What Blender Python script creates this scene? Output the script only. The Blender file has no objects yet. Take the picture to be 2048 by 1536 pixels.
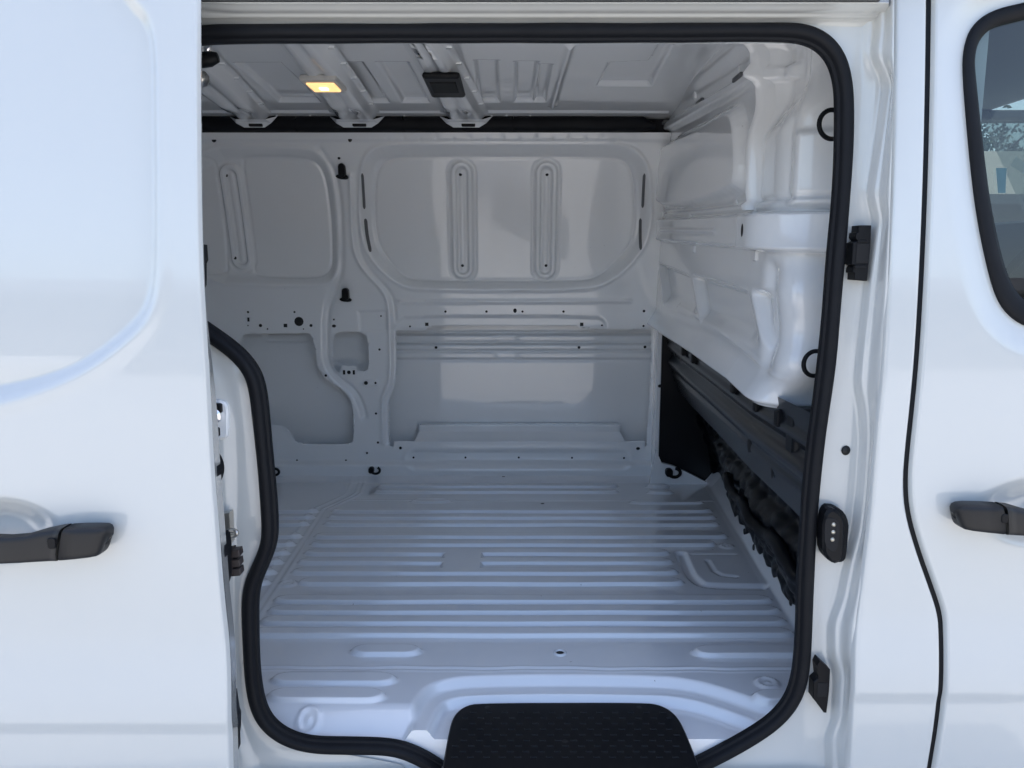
import bpy, math, random
import numpy as np
from mathutils import Matrix, Vector

random.seed(7); np.random.seed(7)
sc = bpy.context.scene
R = math.radians

# ------------------------------------------------------------------ camera, sky, sun, exposure
PITCH = R(8.8); FPX = 1540.0
CAM = np.array([0.0, -1.43, 0.895])
cam_d = bpy.data.cameras.new('camera'); cam = bpy.data.objects.new('camera', cam_d)
sc.collection.objects.link(cam); sc.camera = cam
cam_d.sensor_width = 36; cam_d.lens = 36 * FPX / 2048; cam_d.clip_start = 0.05; cam_d.clip_end = 2000
cam.location = CAM; cam.rotation_euler = (math.pi / 2 - PITCH, 0, 0)

SUN_EL, SUN_AZ = 66, 20          # azimuth measured from +Y (behind the van) towards +X
w = bpy.data.worlds.new('World'); sc.world = w; w.use_nodes = True
nt = w.node_tree; bg = nt.nodes['Background']
sky = nt.nodes.new('ShaderNodeTexSky'); sky.sky_type = 'NISHITA'; sky.sun_disc = False
sky.sun_elevation = R(SUN_EL); sky.sun_rotation = R(SUN_AZ); sky.dust_density = 3.0; sky.air_density = 0.9; sky.ozone_density = 0.8
nt.links.new(sky.outputs[0], bg.inputs[0]); bg.inputs[1].default_value = 0.15
sd = bpy.data.lights.new('sun', 'SUN'); sd.energy = 3.0; sd.angle = R(0.5); sd.color = (1, .95, .88)
so = bpy.data.objects.new('sun', sd); sc.collection.objects.link(so)
tosun = Vector((math.sin(R(SUN_AZ)) * math.cos(R(SUN_EL)), math.cos(R(SUN_AZ)) * math.cos(R(SUN_EL)), math.sin(R(SUN_EL))))
so.rotation_euler = tosun.to_track_quat('Z', 'Y').to_euler(); so.location = (2, 6, 8)
sc.view_settings.view_transform = 'Standard'; sc.view_settings.look = 'None'
sc.view_settings.exposure = 1.72; sc.view_settings.gamma = 1; sc.view_settings.use_curve_mapping = False
sc.cycles.max_bounces = 10; sc.cycles.diffuse_bounces = 6; sc.cycles.glossy_bounces = 5

# ------------------------------------------------------------------ helpers: survey of the photograph
cP, sP = math.cos(PITCH), math.sin(PITCH)
def ray(u, v):
    dx = (u - 1024) / FPX; dz = -(v - 768) / FPX
    return np.array([dx, cP + dz * sP, -sP + dz * cP])
def pY(u, v, Y): d = ray(u, v); return CAM + d * ((Y - CAM[1]) / d[1])
def pZ(u, v, Z): d = ray(u, v); return CAM + d * ((Z - CAM[2]) / d[2])
def pX(u, v, X): d = ray(u, v); return CAM + d * ((X - CAM[0]) / d[0])
def S(t): t = np.clip(t, 0, 1); return t * t * (3 - 2 * t)

def chaikin(p, n=2, closed=True):
    p = np.asarray(p, float)
    for _ in range(n):
        q = np.roll(p, -1, 0) if closed else p[1:]
        a = p if closed else p[:-1]
        r = np.empty((2 * len(a), p.shape[1])); r[0::2] = .75 * a + .25 * q; r[1::2] = .25 * a + .75 * q
        if not closed: r = np.vstack([p[:1], r, p[-1:]])
        p = r
    return p
def seg_d2(x, y, a, b):
    e = b - a; L = e @ e + 1e-12
    t = np.clip(((x - a[0]) * e[0] + (y - a[1]) * e[1]) / L, 0, 1)
    return (x - a[0] - t * e[0]) ** 2 + (y - a[1] - t * e[1]) ** 2
def region(x, y, pts, m):
    mn = pts.min(0) - m; mx = pts.max(0) + m
    return (x > mn[0]) & (x < mx[0]) & (y > mn[1]) & (y < mx[1])
def sdf_poly(x, y, pts, m=.12):
    pts = np.asarray(pts, float); out = np.full(np.shape(x), 1.0); k = region(x, y, pts, m)
    if not k.any(): return out
    xx, yy = x[k], y[k]; d = np.full(xx.shape, 1e9); ins = np.zeros(xx.shape, bool)
    for i in range(len(pts)):
        a, b = pts[i], pts[(i + 1) % len(pts)]
        d = np.minimum(d, seg_d2(xx, yy, a, b))
        if a[1] != b[1]:
            c = ((a[1] > yy) != (b[1] > yy)) & (xx < (b[0] - a[0]) * (yy - a[1]) / (b[1] - a[1]) + a[0])
            ins ^= c
    d = np.sqrt(d); out[k] = np.where(ins, -d, d); return out
def sdf_line(x, y, pts, m=.06):
    pts = np.asarray(pts, float); out = np.full(np.shape(x), 1.0); k = region(x, y, pts, m)
    if not k.any(): return out
    xx, yy = x[k], y[k]; d = np.full(xx.shape, 1e9)
    for i in range(len(pts) - 1): d = np.minimum(d, seg_d2(xx, yy, pts[i], pts[i + 1]))
    out[k] = np.sqrt(d); return out
def G(d, w): return np.exp(-(d / w) ** 2)
def spline(pts, n):
    """resample a polyline smoothly to n points (chord-length, after corner cutting)"""
    p = chaikin(pts, 3, False); s = np.r_[0, np.cumsum(np.linalg.norm(np.diff(p, axis=0), axis=1))]
    t = np.linspace(0, s[-1], n); return np.stack([np.interp(t, s, p[:, i]) for i in range(p.shape[1])], 1)

# ------------------------------------------------------------------ helpers: objects
col = sc.collection
WPOS = {}
def link(o, parent=None, loc=(0, 0, 0)):
    col.objects.link(o); o.location = loc; WPOS[o.name] = np.array(loc, float)
    if parent is not None:
        o.parent = parent; o.matrix_parent_inverse = Matrix.Translation(-Vector(WPOS[parent.name]))
    return o
def mesh_from(name, V, F, mat, smooth=True):
    V = np.asarray(V, np.float32); F = np.asarray(F, np.int32) if not isinstance(F, list) else F
    me = bpy.data.meshes.new(name)
    if isinstance(F, list): me.from_pydata(V.tolist(), [], F)
    else:
        n, k = F.shape
        me.vertices.add(len(V)); me.vertices.foreach_set('co', V.ravel())
        me.loops.add(n * k); me.loops.foreach_set('vertex_index', F.ravel())
        me.polygons.add(n); me.polygons.foreach_set('loop_start', np.arange(0, n * k, k, dtype=np.int32))
        me.polygons.foreach_set('loop_total', np.full(n, k, np.int32))
        me.update(calc_edges=True)
    me.polygons.foreach_set('use_smooth', np.full(len(me.polygons), smooth)); me.materials.append(mat); me.update()
    return me
def obj(name, V, F, mat, parent=None, smooth=True, loc=(0, 0, 0)):
    return link(bpy.data.objects.new(name, mesh_from(name, V, F, mat, smooth)), parent, loc)
def gridfaces(n, m, wrap=False, keep=None, flip=False):
    idx = np.arange(n * m).reshape(n, m)
    if wrap: idx = np.hstack([idx, idx[:, :1]])
    f = np.stack([idx[:-1, :-1], idx[:-1, 1:], idx[1:, 1:], idx[1:, :-1]], -1)
    if flip: f = f[..., ::-1]
    f = f.reshape(-1, 4)
    return f if keep is None else f[keep.ravel()]
def surf(name, P, mat, parent, keep=None, flip=False, wrap=False):
    n, m, _ = P.shape; F = gridfaces(n, m, wrap, keep, flip); V = P.reshape(-1, 3)
    used = np.unique(F); mp = np.zeros(len(V), int); mp[used] = np.arange(len(used))
    return obj(name, V[used], mp[F], mat, parent)
def cut_grid(A, B, holes):
    """holes: sdf arrays functions f(A,B); returns snapped A,B and keep mask of faces"""
    h = max(np.median(np.abs(np.diff(A, axis=1))), np.median(np.abs(np.diff(B, axis=0))))
    D = np.full(A.shape, 1.0)
    for f in holes: D = np.minimum(D, f(A, B))
    c = (D[:-1, :-1] + D[1:, :-1] + D[:-1, 1:] + D[1:, 1:]) / 4
    keep = c > 0
    e = 1e-4; Dx = np.full(A.shape, 1.0); Dy = np.full(A.shape, 1.0)
    near = np.abs(D) < .8 * h
    a, b = A[near], B[near]; dx = np.full(a.shape, 1.0); dy = dx.copy()
    for f in holes: dx = np.minimum(dx, f(a + e, b)); dy = np.minimum(dy, f(a, b + e))
    gx = (dx - D[near]) / e; gy = (dy - D[near]) / e
    A = A.copy(); B = B.copy(); A[near] -= gx * D[near]; B[near] -= gy * D[near]
    return A, B, keep
def box(name, lo, hi, mat, parent, bev=0.0, loc=None):
    lo = np.array(lo, float); hi = np.array(hi, float)
    V, F = [], []
    if bev <= 0:
        V = [(x, y, z) for x in (lo[0], hi[0]) for y in (lo[1], hi[1]) for z in (lo[2], hi[2])]
        F = [(0, 1, 3, 2), (4, 6, 7, 5), (0, 4, 5, 1), (2, 3, 7, 6), (0, 2, 6, 4), (1, 5, 7, 3)]
        return obj(name, V, F, mat, parent, False)
    import bmesh
    bm = bmesh.new(); bmesh.ops.create_cube(bm, size=1)
    for v in bm.verts: v.co = Vector(((lo + hi) / 2 + np.array(v.co) * (hi - lo)).tolist())
    bmesh.ops.bevel(bm, geom=bm.edges[:], offset=min(bev, .49 * float((hi - lo).min())), segments=2, affect='EDGES', profile=.5)
    me = bpy.data.meshes.new(name); bm.to_mesh(me); bm.free(); me.materials.append(mat)
    me.polygons.foreach_set('use_smooth', np.full(len(me.polygons), False))
    return link(bpy.data.objects.new(name, me), parent)
def prism(name, pts, y0, y1, mat, parent, bev=.002, axis='Y'):
    """closed outline (x,z) extruded along Y (or (y,z) along X), front edge chamfered"""
    p = np.asarray(pts, float); n = len(p); c = p.mean(0)
    d = np.linalg.norm(p - c, axis=1, keepdims=True); q = c + (p - c) * np.maximum(0, 1 - bev / np.maximum(d, 1e-6))
    sgn = 1 if y1 > y0 else -1
    rings = [(p, y1), (p, y0 + sgn * bev), (q, y0)]
    V = []
    for r, y in rings:
        for a in r: V.append((a[0], y, a[1]) if axis == 'Y' else ((y, a[0], a[1]) if axis == 'X' else (a[0], a[1], y)))
    F = []
    for k in range(2):
        for i in range(n):
            j = (i + 1) % n; F.append((k * n + i, k * n + j, (k + 1) * n + j, (k + 1) * n + i))
    F.append(tuple(range(2 * n, 3 * n))); F.append(tuple(range(n))[::-1])
    o = obj(name, V, F, mat, parent, False); return o
def tube(name, pts, r, mat, parent, seg=10, closed=False):
    p = np.asarray(pts, float); n = len(p)
    T = np.gradient(p, axis=0) if not closed else np.roll(p, -1, 0) - np.roll(p, 1, 0)
    T /= np.linalg.norm(T, axis=1, keepdims=True)
    ref = np.array([0.3, 1, .2]); N = np.cross(T, ref); N /= np.linalg.norm(N, axis=1, keepdims=True); B = np.cross(T, N)
    a = np.linspace(0, 2 * math.pi, seg, endpoint=False); rr = np.broadcast_to(np.asarray(r, float), (n,))
    P = p[:, None] + rr[:, None, None] * (np.cos(a)[None, :, None] * N[:, None] + np.sin(a)[None, :, None] * B[:, None])
    V = P.reshape(-1, 3); F = gridfaces(n, seg, True)
    if closed:
        i = np.arange(seg); j = (i + 1) % seg; b = (n - 1) * seg
        F = np.vstack([F, np.stack([b + i, b + j, j, i], 1)])
        return obj(name, V, F, mat, parent)
    Fl = F.tolist() + [list(range(seg))[::-1], list(range((n - 1) * seg, n * seg))]
    return obj(name, V, Fl, mat, parent)
def rrect(cx, cz, w, h, r, n=5):
    P = []
    for (sx, sz, a0) in ((1, 1, 0), (-1, 1, 90), (-1, -1, 180), (1, -1, 270)):
        for k in range(n):
            a = R(a0 + 90 * k / (n - 1)); P.append((cx + sx * (w / 2 - r) + r * math.cos(a), cz + sz * (h / 2 - r) + r * math.sin(a)))
    return np.array(P)

# ------------------------------------------------------------------ materials
def mat(name, colr, rough=.4, metal=0, spec=.5, coat=0, bump=0, bscale=80, var=0, vscale=3, rvar=0, emit=None, crough=.03, speck=0):
    m = bpy.data.materials.new(name); m.use_nodes = True; t = m.node_tree; b = t.nodes['Principled BSDF']
    b.inputs['Base Color'].default_value = (*colr, 1); b.inputs['Roughness'].default_value = rough
    b.inputs['Metallic'].default_value = metal; b.inputs['Specular IOR Level'].default_value = spec
    b.inputs['Coat Weight'].default_value = coat; b.inputs['Coat Roughness'].default_value = crough
    tc = t.nodes.new('ShaderNodeTexCoord')
    if bump:
        n = t.nodes.new('ShaderNodeTexNoise'); n.inputs['Scale'].default_value = bscale; n.inputs['Detail'].default_value = 3
        bp = t.nodes.new('ShaderNodeBump'); bp.inputs['Strength'].default_value = 1; bp.inputs['Distance'].default_value = bump
        t.links.new(tc.outputs['Object'], n.inputs['Vector']); t.links.new(n.outputs[0], bp.inputs['Height']); t.links.new(bp.outputs[0], b.inputs['Normal'])
    if var or rvar:
        n = t.nodes.new('ShaderNodeTexNoise'); n.inputs['Scale'].default_value = vscale; n.inputs['Detail'].default_value = 5
        t.links.new(tc.outputs['Object'], n.inputs['Vector'])
        if var:
            mx = t.nodes.new('ShaderNodeMixRGB'); mx.inputs[1].default_value = (*[c * (1 - var) for c in colr], 1); mx.inputs[2].default_value = (*[min(1, c * (1 + var)) for c in colr], 1)
            t.links.new(n.outputs[0], mx.inputs[0]); t.links.new(mx.outputs[0], b.inputs['Base Color'])
        if rvar:
            mr = t.nodes.new('ShaderNodeMapRange'); mr.inputs[1].default_value = .3; mr.inputs[2].default_value = .7
            mr.inputs[3].default_value = max(.02, rough - rvar); mr.inputs[4].default_value = rough + rvar
            t.links.new(n.outputs[0], mr.inputs[0]); t.links.new(mr.outputs[0], b.inputs['Roughness'])
    if speck:
        v = t.nodes.new('ShaderNodeTexVoronoi'); v.inputs['Scale'].default_value = 34; v.inputs['Randomness'].default_value = 1
        n2 = t.nodes.new('ShaderNodeTexNoise'); n2.inputs['Scale'].default_value = 55; n2.inputs['Detail'].default_value = 2
        mv = t.nodes.new('ShaderNodeMixRGB'); mv.blend_type = 'ADD'; mv.inputs[0].default_value = .02
        t.links.new(tc.outputs['Object'], n2.inputs['Vector']); t.links.new(tc.outputs['Object'], mv.inputs[1]); t.links.new(n2.outputs[1], mv.inputs[2]); t.links.new(mv.outputs[0], v.inputs['Vector'])
        sp_ = t.nodes.new('ShaderNodeSeparateColor'); t.links.new(v.outputs['Color'], sp_.inputs[0])
        th = t.nodes.new('ShaderNodeMapRange'); th.inputs[1].default_value = .86; th.inputs[2].default_value = 1.0; th.inputs[3].default_value = 0; th.inputs[4].default_value = .075
        t.links.new(sp_.outputs[0], th.inputs[0]); lt = t.nodes.new('ShaderNodeMath'); lt.operation = 'LESS_THAN'; t.links.new(v.outputs['Distance'], lt.inputs[0]); t.links.new(th.outputs[0], lt.inputs[1])
        ml = t.nodes.new('ShaderNodeMath'); ml.operation = 'MULTIPLY'; ml.inputs[1].default_value = speck; t.links.new(lt.outputs[0], ml.inputs[0])
        md = t.nodes.new('ShaderNodeMixRGB'); md.inputs[2].default_value = (.16, .15, .14, 1); t.links.new(ml.outputs[0], md.inputs[0])
        src = b.inputs['Base Color'].links[0].from_socket if b.inputs['Base Color'].links else None
        if src: t.links.new(src, md.inputs[1])
        else: md.inputs[1].default_value = (*colr, 1)
        t.links.new(md.outputs[0], b.inputs['Base Color'])
    if emit: b.inputs['Emission Color'].default_value = (*emit[0], 1); b.inputs['Emission Strength'].default_value = emit[1]
    return m
PAINT = mat('white_body_paint', (.555, .57, .555), .2, coat=1.0, bump=.00002, bscale=260)
INNER = mat('white_inner_paint', (.81, .825, .83), .26, coat=1.0, crough=.04, bump=.00003, bscale=180, var=.025, vscale=4, speck=.2)
FLOORP = mat('white_floor_paint', (.72, .735, .755), .2, coat=1.0, crough=.05, bump=.00004, bscale=160, var=.04, vscale=7, speck=.8)
RUBBER = mat('black_rubber', (.006, .0068, .009), .6, spec=.2, bump=.00008, bscale=900, rvar=.06, vscale=20)
PLAST = mat('black_plastic', (.004, .0045, .006), .5, spec=.22, bump=.0001, bscale=700)
HANDLE = mat('handle_plastic', (.010, .010, .011), .45, spec=.4, bump=.00012, bscale=1100)
BLKMET = mat('black_gloss_rail', (.007, .009, .013), .26, spec=.3, var=.3, vscale=6)
BLKMAT = mat('black_matt_trim', (.004, .005, .007), .4, spec=.25, var=.3, vscale=9)
DARK = mat('dark_void', (.006, .006, .007), .8)
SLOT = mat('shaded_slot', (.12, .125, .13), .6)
PLUGHOLE = mat('black_plug_and_hole', (.006, .006, .007), .6)  # black of rubber plugs, also the painted dark of open holes
STEEL = mat('zinc_steel', (.55, .53, .49), .33, metal=1, rvar=.1, vscale=40)
CHROME = mat('polished_steel', (.75, .75, .76), .12, metal=1)
BROWN = mat('brown_contact_block', (.035, .027, .025), .45)
BRASS = mat('contact_pin', (.62, .58, .48), .35, metal=.8)
LAMPH = mat('lamp_housing', (.6, .58, .54), .4)
LAMP = mat('lamp_lens', (.9, .7, .4), .3, emit=((1, .55, .20), .42))
LAMPB = mat('lamp_bulb', (1, .8, .5), .3, emit=((1, .78, .45), 1.3))
GREY = mat('cab_grey_plastic', (.10, .105, .11), .55, bump=.0001, bscale=500)
HEADL = mat('headliner_fabric', (.30, .31, .31), .9, bump=.0003, bscale=600)
SEATF = mat('seat_fabric', (.02, .02, .022), .9, bump=.0006, bscale=500)
PAPER = mat('blue_paper', (.30, .62, .72), .6)
CONC = mat('concrete', (.34, .335, .32), .85, bump=.002, bscale=30, var=.18, vscale=.8)
TAN = mat('tan_render', (.24, .215, .18), .85, bump=.002, bscale=20, var=.08, vscale=1)
LEAF = mat('leaf', (.07, .10, .035), .6, var=.3, vscale=6)
BARK = mat('bark', (.12, .09, .06), .9, bump=.01, bscale=15)
def glass():
    m = bpy.data.materials.new('window_glass'); m.use_nodes = True; t = m.node_tree; t.nodes.clear()
    o = t.nodes.new('ShaderNodeOutputMaterial'); mx = t.nodes.new('ShaderNodeMixShader'); lw = t.nodes.new('ShaderNodeLayerWeight')
    lw.inputs[0].default_value = .5; pw = t.nodes.new('ShaderNodeMath'); pw.operation = 'POWER'; pw.inputs[1].default_value = 4
    ma = t.nodes.new('ShaderNodeMath'); ma.operation = 'MULTIPLY_ADD'; ma.inputs[1].default_value = .92; ma.inputs[2].default_value = .08
    tr = t.nodes.new('ShaderNodeBsdfTransparent'); tr.inputs[0].default_value = (.42, .48, .47, 1)
    g = t.nodes.new('ShaderNodeBsdfGlossy'); g.inputs['Roughness'].default_value = .0
    t.links.new(lw.outputs['Facing'], pw.inputs[0]); t.links.new(pw.outputs[0], ma.inputs[0]); t.links.new(ma.outputs[0], mx.inputs[0])
    t.links.new(tr.outputs[0], mx.inputs[1]); t.links.new(g.outputs[0], mx.inputs[2]); t.links.new(mx.outputs[0], o.inputs[0])
    return m
GLASS = glass()

# ------------------------------------------------------------------ the setting
def tag(o, **k):
    for a, b in k.items(): o[a] = b
    return o
GZ = -0.56
g = obj('ground', [(-300, -300, GZ), (300, -300, GZ), (300, 300, GZ), (-300, 300, GZ)], [(0, 1, 2, 3)], CONC, None, False)
tag(g, kind='structure')

van = bpy.data.objects.new('cargo_van', None); link(van, None, (0, .85, GZ)); van.empty_display_size = .3
tag(van, label='white cargo van with its side sliding door open onto an empty load bay', category='van')

SEALY = -0.03
# ------------------------------------------------------------------ far side wall
def Yw(z):
    z = np.asarray(z, float)
    return 1.72 - .21 * np.clip((z - .70) / .72, 0, 1.3) ** 1.5
def wpt(u, v, off=0):
    Y = 1.7
    for _ in range(8): p = pY(u, v, Y + off); Y = float(Yw(p[2]))
    return p[0], p[2]
def W(pts, n=2, closed=True, off=0, cr=None):
    if cr is not None: pts = [(cr[0] + x * .25391, cr[1] + y * .25391) for x, y in pts]
    q = np.array([wpt(u, v, off) for u, v in pts]); return chaikin(q, n, closed) if n else q
C5 = (380, 580); C6 = (860, 580); C4 = (380, 250)
big_out = W([(722, 345), (736, 303), (774, 291), (900, 290), (1150, 290), (1246, 290), (1284, 312), (1300, 360), (1301, 470), (1262, 528), (1212, 568), (1150, 578), (860, 578), (800, 573), (735, 512), (719, 440)])
big_in = W([(746, 380), (752, 338), (775, 315), (810, 311), (1225, 310), (1258, 322), (1272, 360), (1273, 478), (1235, 522), (1195, 556), (1150, 562), (835, 562), (800, 552), (757, 497), (747, 450)])
lft_out = W([(340, 296), (600, 296), (645, 306), (668, 350), (678, 440), (682, 530), (668, 562), (630, 571), (340, 563)])
lft_in = W([(476, 318), (490, 312), (600, 312), (640, 328), (655, 400), (662, 520), (655, 543), (632, 556), (512, 553), (500, 540)], 2)
lf2_in = W([(330, 313), (418, 313), (428, 330), (450, 535), (446, 548), (330, 548)], 2)
def stadium(a, b, w, n=9):
    a = np.array(a); b = np.array(b); d = (b - a) / np.linalg.norm(b - a); nrm = np.array([-d[1], d[0]]); P = []
    for k in range(n): t = math.pi * k / (n - 1); P.append(b + w * (nrm * math.cos(t) + d * math.sin(t)))
    for k in range(n): t = math.pi * k / (n - 1); P.append(a + w * (-nrm * math.cos(t) - d * math.sin(t)))
    return np.array(P)
stiff = [(wpt(922, 345), wpt(925, 537)), (wpt(1094, 345), wpt(1091, 537)), (wpt(456, 350), wpt(479, 518))]
groove_s = W([(640, 300), (668, 340), (678, 400), (683, 500), (680, 550), (668, 582), (657, 608), (652, 643), (652, 694), (654, 722), (662, 742), (680, 760), (700, 773), (715, 791), (725, 814), (729, 832)], 2, False)
ridge_r = W([(701, 352), (704, 479), (713, 517), (736, 550), (769, 583), (779, 613), (780, 682), (781, 758), (772, 781), (763, 801), (766, 885)], 2, False)
sill_st = (wpt(832, 917), wpt(1242, 917))
cutA = W([(200, 600), (400, 400), (425, 352), (480, 340), (905, 340), (945, 335), (975, 410), (1000, 520), (1005, 625), (1045, 645), (1060, 690), (1150, 750), (1230, 810), (1272, 880), (1285, 960), (1290, 1150), (1280, 1200), (1240, 1214), (880, 1214), (825, 1185), (775, 1095), (735, 1062), (620, 1060), (200, 1060)], 1, True, cr=C5)
cutB = W([(1128, 400), (1140, 345), (1190, 326), (1330, 326), (1385, 350), (1405, 400), (1410, 620), (1390, 638), (1315, 642), (1305, 595), (1280, 590), (1270, 606), (1235, 606), (1225, 590), (1198, 600), (1188, 644), (1150, 640), (1128, 600)], 1, True, cr=C5)
cutC = W([(793, 661), (850, 661), (862, 652), (1155, 652), (1163, 657), (1303, 659), (1301, 760), (1292, 893), (1290, 893), (1290, 882), (788, 882), (788, 893), (780, 893), (779, 850), (778, 800), (787, 780), (793, 755)], 0)
sq_cut = [cutA, cutB, cutC]
z_belt = wpt(900, 606)[1]; z_rail = wpt(900, 633)[1]
pock = W([(1355, 770), (1360, 720), (1390, 700), (1470, 700), (1495, 725), (1480, 768)], 1, True, cr=C5)
boxl = W([(1310, 160), (1560, 150), (1560, 330), (1400, 330), (1330, 330)], 0, True, cr=C5)
blo1 = W([(790, 640), (812, 628), (1195, 628), (1215, 640), (1215, 665), (780, 668)], 1)
belt_st = W([(800, 604), (1260, 602)], 0, False)
WELD = {u: wpt(u, 276 + (3 if u % 2 else 0)) for u in range(775, 1300, 33)}
def wall_h(x, z):
    h = np.zeros(np.shape(x))
    s = sdf_poly(x, z, big_out); h += .032 * S(-s / .040) - .006 * G(s - .004, .008)
    s = sdf_poly(x, z, big_in); h += .007 * G(s, .005) + .003 * S(-s / .008)
    s = sdf_poly(x, z, lft_out); h += .034 * S(-s / .040) - .005 * G(s - .004, .008)
    for p in (lft_in, lf2_in): s = sdf_poly(x, z, p); h += .007 * G(s, .005) + .003 * S(-s / .008)
    for i, (a, b) in enumerate(stiff):
        d = sdf_line(x, z, [a, b], .09)
        h += -.013 * (1 - S((d - .036) / .009)) + .017 * (1 - S((d - .017) / .010)) - .005 * (1 - S((d - .005) / .006)) + .004 * G(d - .052, .005)
    h += .016 * G(sdf_line(x, z, groove_s), .012)
    h += -.008 * G(sdf_line(x, z, ridge_r), .009) + .006 * G(sdf_line(x, z, ridge_r + np.array([.02, 0])), .01)
    d = sdf_line(x, z, sill_st, .1); h += .011 * (1 - S((d - .020) / .02)) - .002 * G(d - .046, .008)
    h += -.006 * G(sdf_line(x, z, belt_st), .008)
    s = sdf_poly(x, z, blo1); h += .012 * S(-s / .02)
    s = sdf_poly(x, z, pock); h += -.006 * S(-s / .012)
    s = sdf_poly(x, z, boxl); h += .006 * S(-s / .012)
    # sill box steps out towards the bay at floor level, header roll at the top
    h += -.030 * S((.085 - z) / .02) - .025 * S((.02 - z) / .03)
    zt = wpt(900, 285)[1]; h += -.008 * S((z - zt) / .012) + .02 * S((z - zt - .035) / .03)
    for u in range(775, 1300, 33):
        wx, wz = WELD[u]; h += .0022 * G(np.hypot(x - wx, z - wz), .0075)
    # soft oil-canning of the sheet
    h += .0012 * np.sin(x * 9.1 + 2 * z) * np.sin(z * 7.3 + 1.3 * x)
    return h
xs = np.arange(-1.36, .66, .0034); zs = np.arange(-.01, 1.379, .0034)
A, B = np.meshgrid(xs, zs)
A, B, keep = cut_grid(A, B, [lambda a, b, p=p: sdf_poly(a, b, p, .05) for p in sq_cut])
H = wall_h(A, B)
side = surf('side_wall', np.stack([A, Yw(B) + H, B], -1), INNER, van, keep)
side['label'] = 'pressed white inner side wall opposite the open door'
box('side_wall_rear_section', (-2.1, 1.70, 0), (-1.36, 1.74, 1.40), INNER, van)
# outer skin seen through the cut-outs
xs2 = np.arange(-1.4, .66, .012); zs2 = np.arange(-.02, .86, .004); A2, B2 = np.meshgrid(xs2, zs2)
def zc6(y): return wpt(1000, 580 + y * .25391, .105)[1]
h2 = np.zeros(A2.shape)
kx = S((A2 - wpt(782, 700, .105)[0]) / .002)
for y, a in ((338, .008), (418, .008), (480, .005), (552, .004)): h2 += a * G(B2 - zc6(y), .006) * kx
h2 += -.012 * (S((B2 - zc6(478)) / .006) - S((B2 - zc6(422)) / .006)) * kx
for y in (382, 515):
    zc = zc6(y)
    for (u0, u1) in ((790, 985), (1042, 1320)):
        d = sdf_line(A2, B2, [(wpt(u0, 680, .105)[0], zc), (wpt(u1, 680, .105)[0], zc)], .05); h2 += -.005 * (1 - S((d - .010) / .008))
d = sdf_poly(A2, B2, W([(534, 667), (612, 667), (612, 682), (534, 682)], 0, off=.105)); h2 += .004 * G(d, .005)
h2 += .02 * (np.clip(.3 - B2, 0, 1)) ** 2
surf('outer_skin', np.stack([A2, Yw(B2) + .110 + h2, B2], -1), INNER, side)
# inner sill rail behind the right cut-out
zr0, zr1 = wpt(1000, 851, .05)[1], wpt(1000, 864, .05)[1]; zr2 = wpt(1000, 884, .02)[1]
xl, xr = wpt(838, 860, .05)[0], wpt(1240, 860, .05)[0]
V = []; 
for x0, xb in ((xl, xl - .03), (xr, xr + .03)):
    V += [(x0, 1.82, zr0), (x0, 1.775, zr0), (x0, 1.775, zr1), (xb, 1.735, zr2 - .02)]
obj('sill_rail', V, [(0, 4, 5, 1), (1, 5, 6, 2), (2, 6, 7, 3)], INNER, side, False)
# bracket plate in small window
bp = W([(1188, 668), (1188, 640), (1200, 596), (1225, 590), (1238, 606), (1268, 606), (1280, 590), (1303, 596), (1315, 640), (1315, 668)], 0, True, cr=C5)

# plugs, and holes whose dark is painted as black caps
def wall_y(x, z): return float(Yw(z) + wall_h(np.array([x]), np.array([z]))[0])
dn = 12; aa = np.linspace(0, 2 * math.pi, dn, endpoint=False)
plugV = [(0, -.25, 0)] + [(.8 * math.cos(t), -.22, .8 * math.sin(t)) for t in aa] + [(math.cos(t), 0.05, math.sin(t)) for t in aa]
plugF = [(0, 1 + i, 1 + (i + 1) % dn) for i in range(dn)] + [(1 + i, 1 + dn + i, 1 + dn + (i + 1) % dn, 1 + (i + 1) % dn) for i in range(dn)]
PLUG = mesh_from('plug_or_dark_hole', plugV, plugF, PLUGHOLE)  # black disc: a plug in places, elsewhere the painted dark of a hole
sqV = [(-1, -.4, -1), (1, -.4, -1), (1, -.4, 1), (-1, -.4, 1), (-1, .1, -1), (1, .1, -1), (1, .1, 1), (-1, .1, 1)]
SQ = mesh_from('square_plug_or_hole', sqV, [(0, 1, 2, 3), (0, 4, 5, 1), (1, 5, 6, 2), (2, 6, 7, 3), (3, 7, 4, 0)], PLUGHOLE, False)  # square version, likewise painting the dark of open holes
def plug(me, name, pos, sx, sz, parent, rot=None, dep=.006):
    o = bpy.data.objects.new(name, me); link(o, parent, pos); o.scale = (sx, dep, sz)
    if rot: o.rotation_euler = rot
    return o
mm = 1 / 505.0
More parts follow.
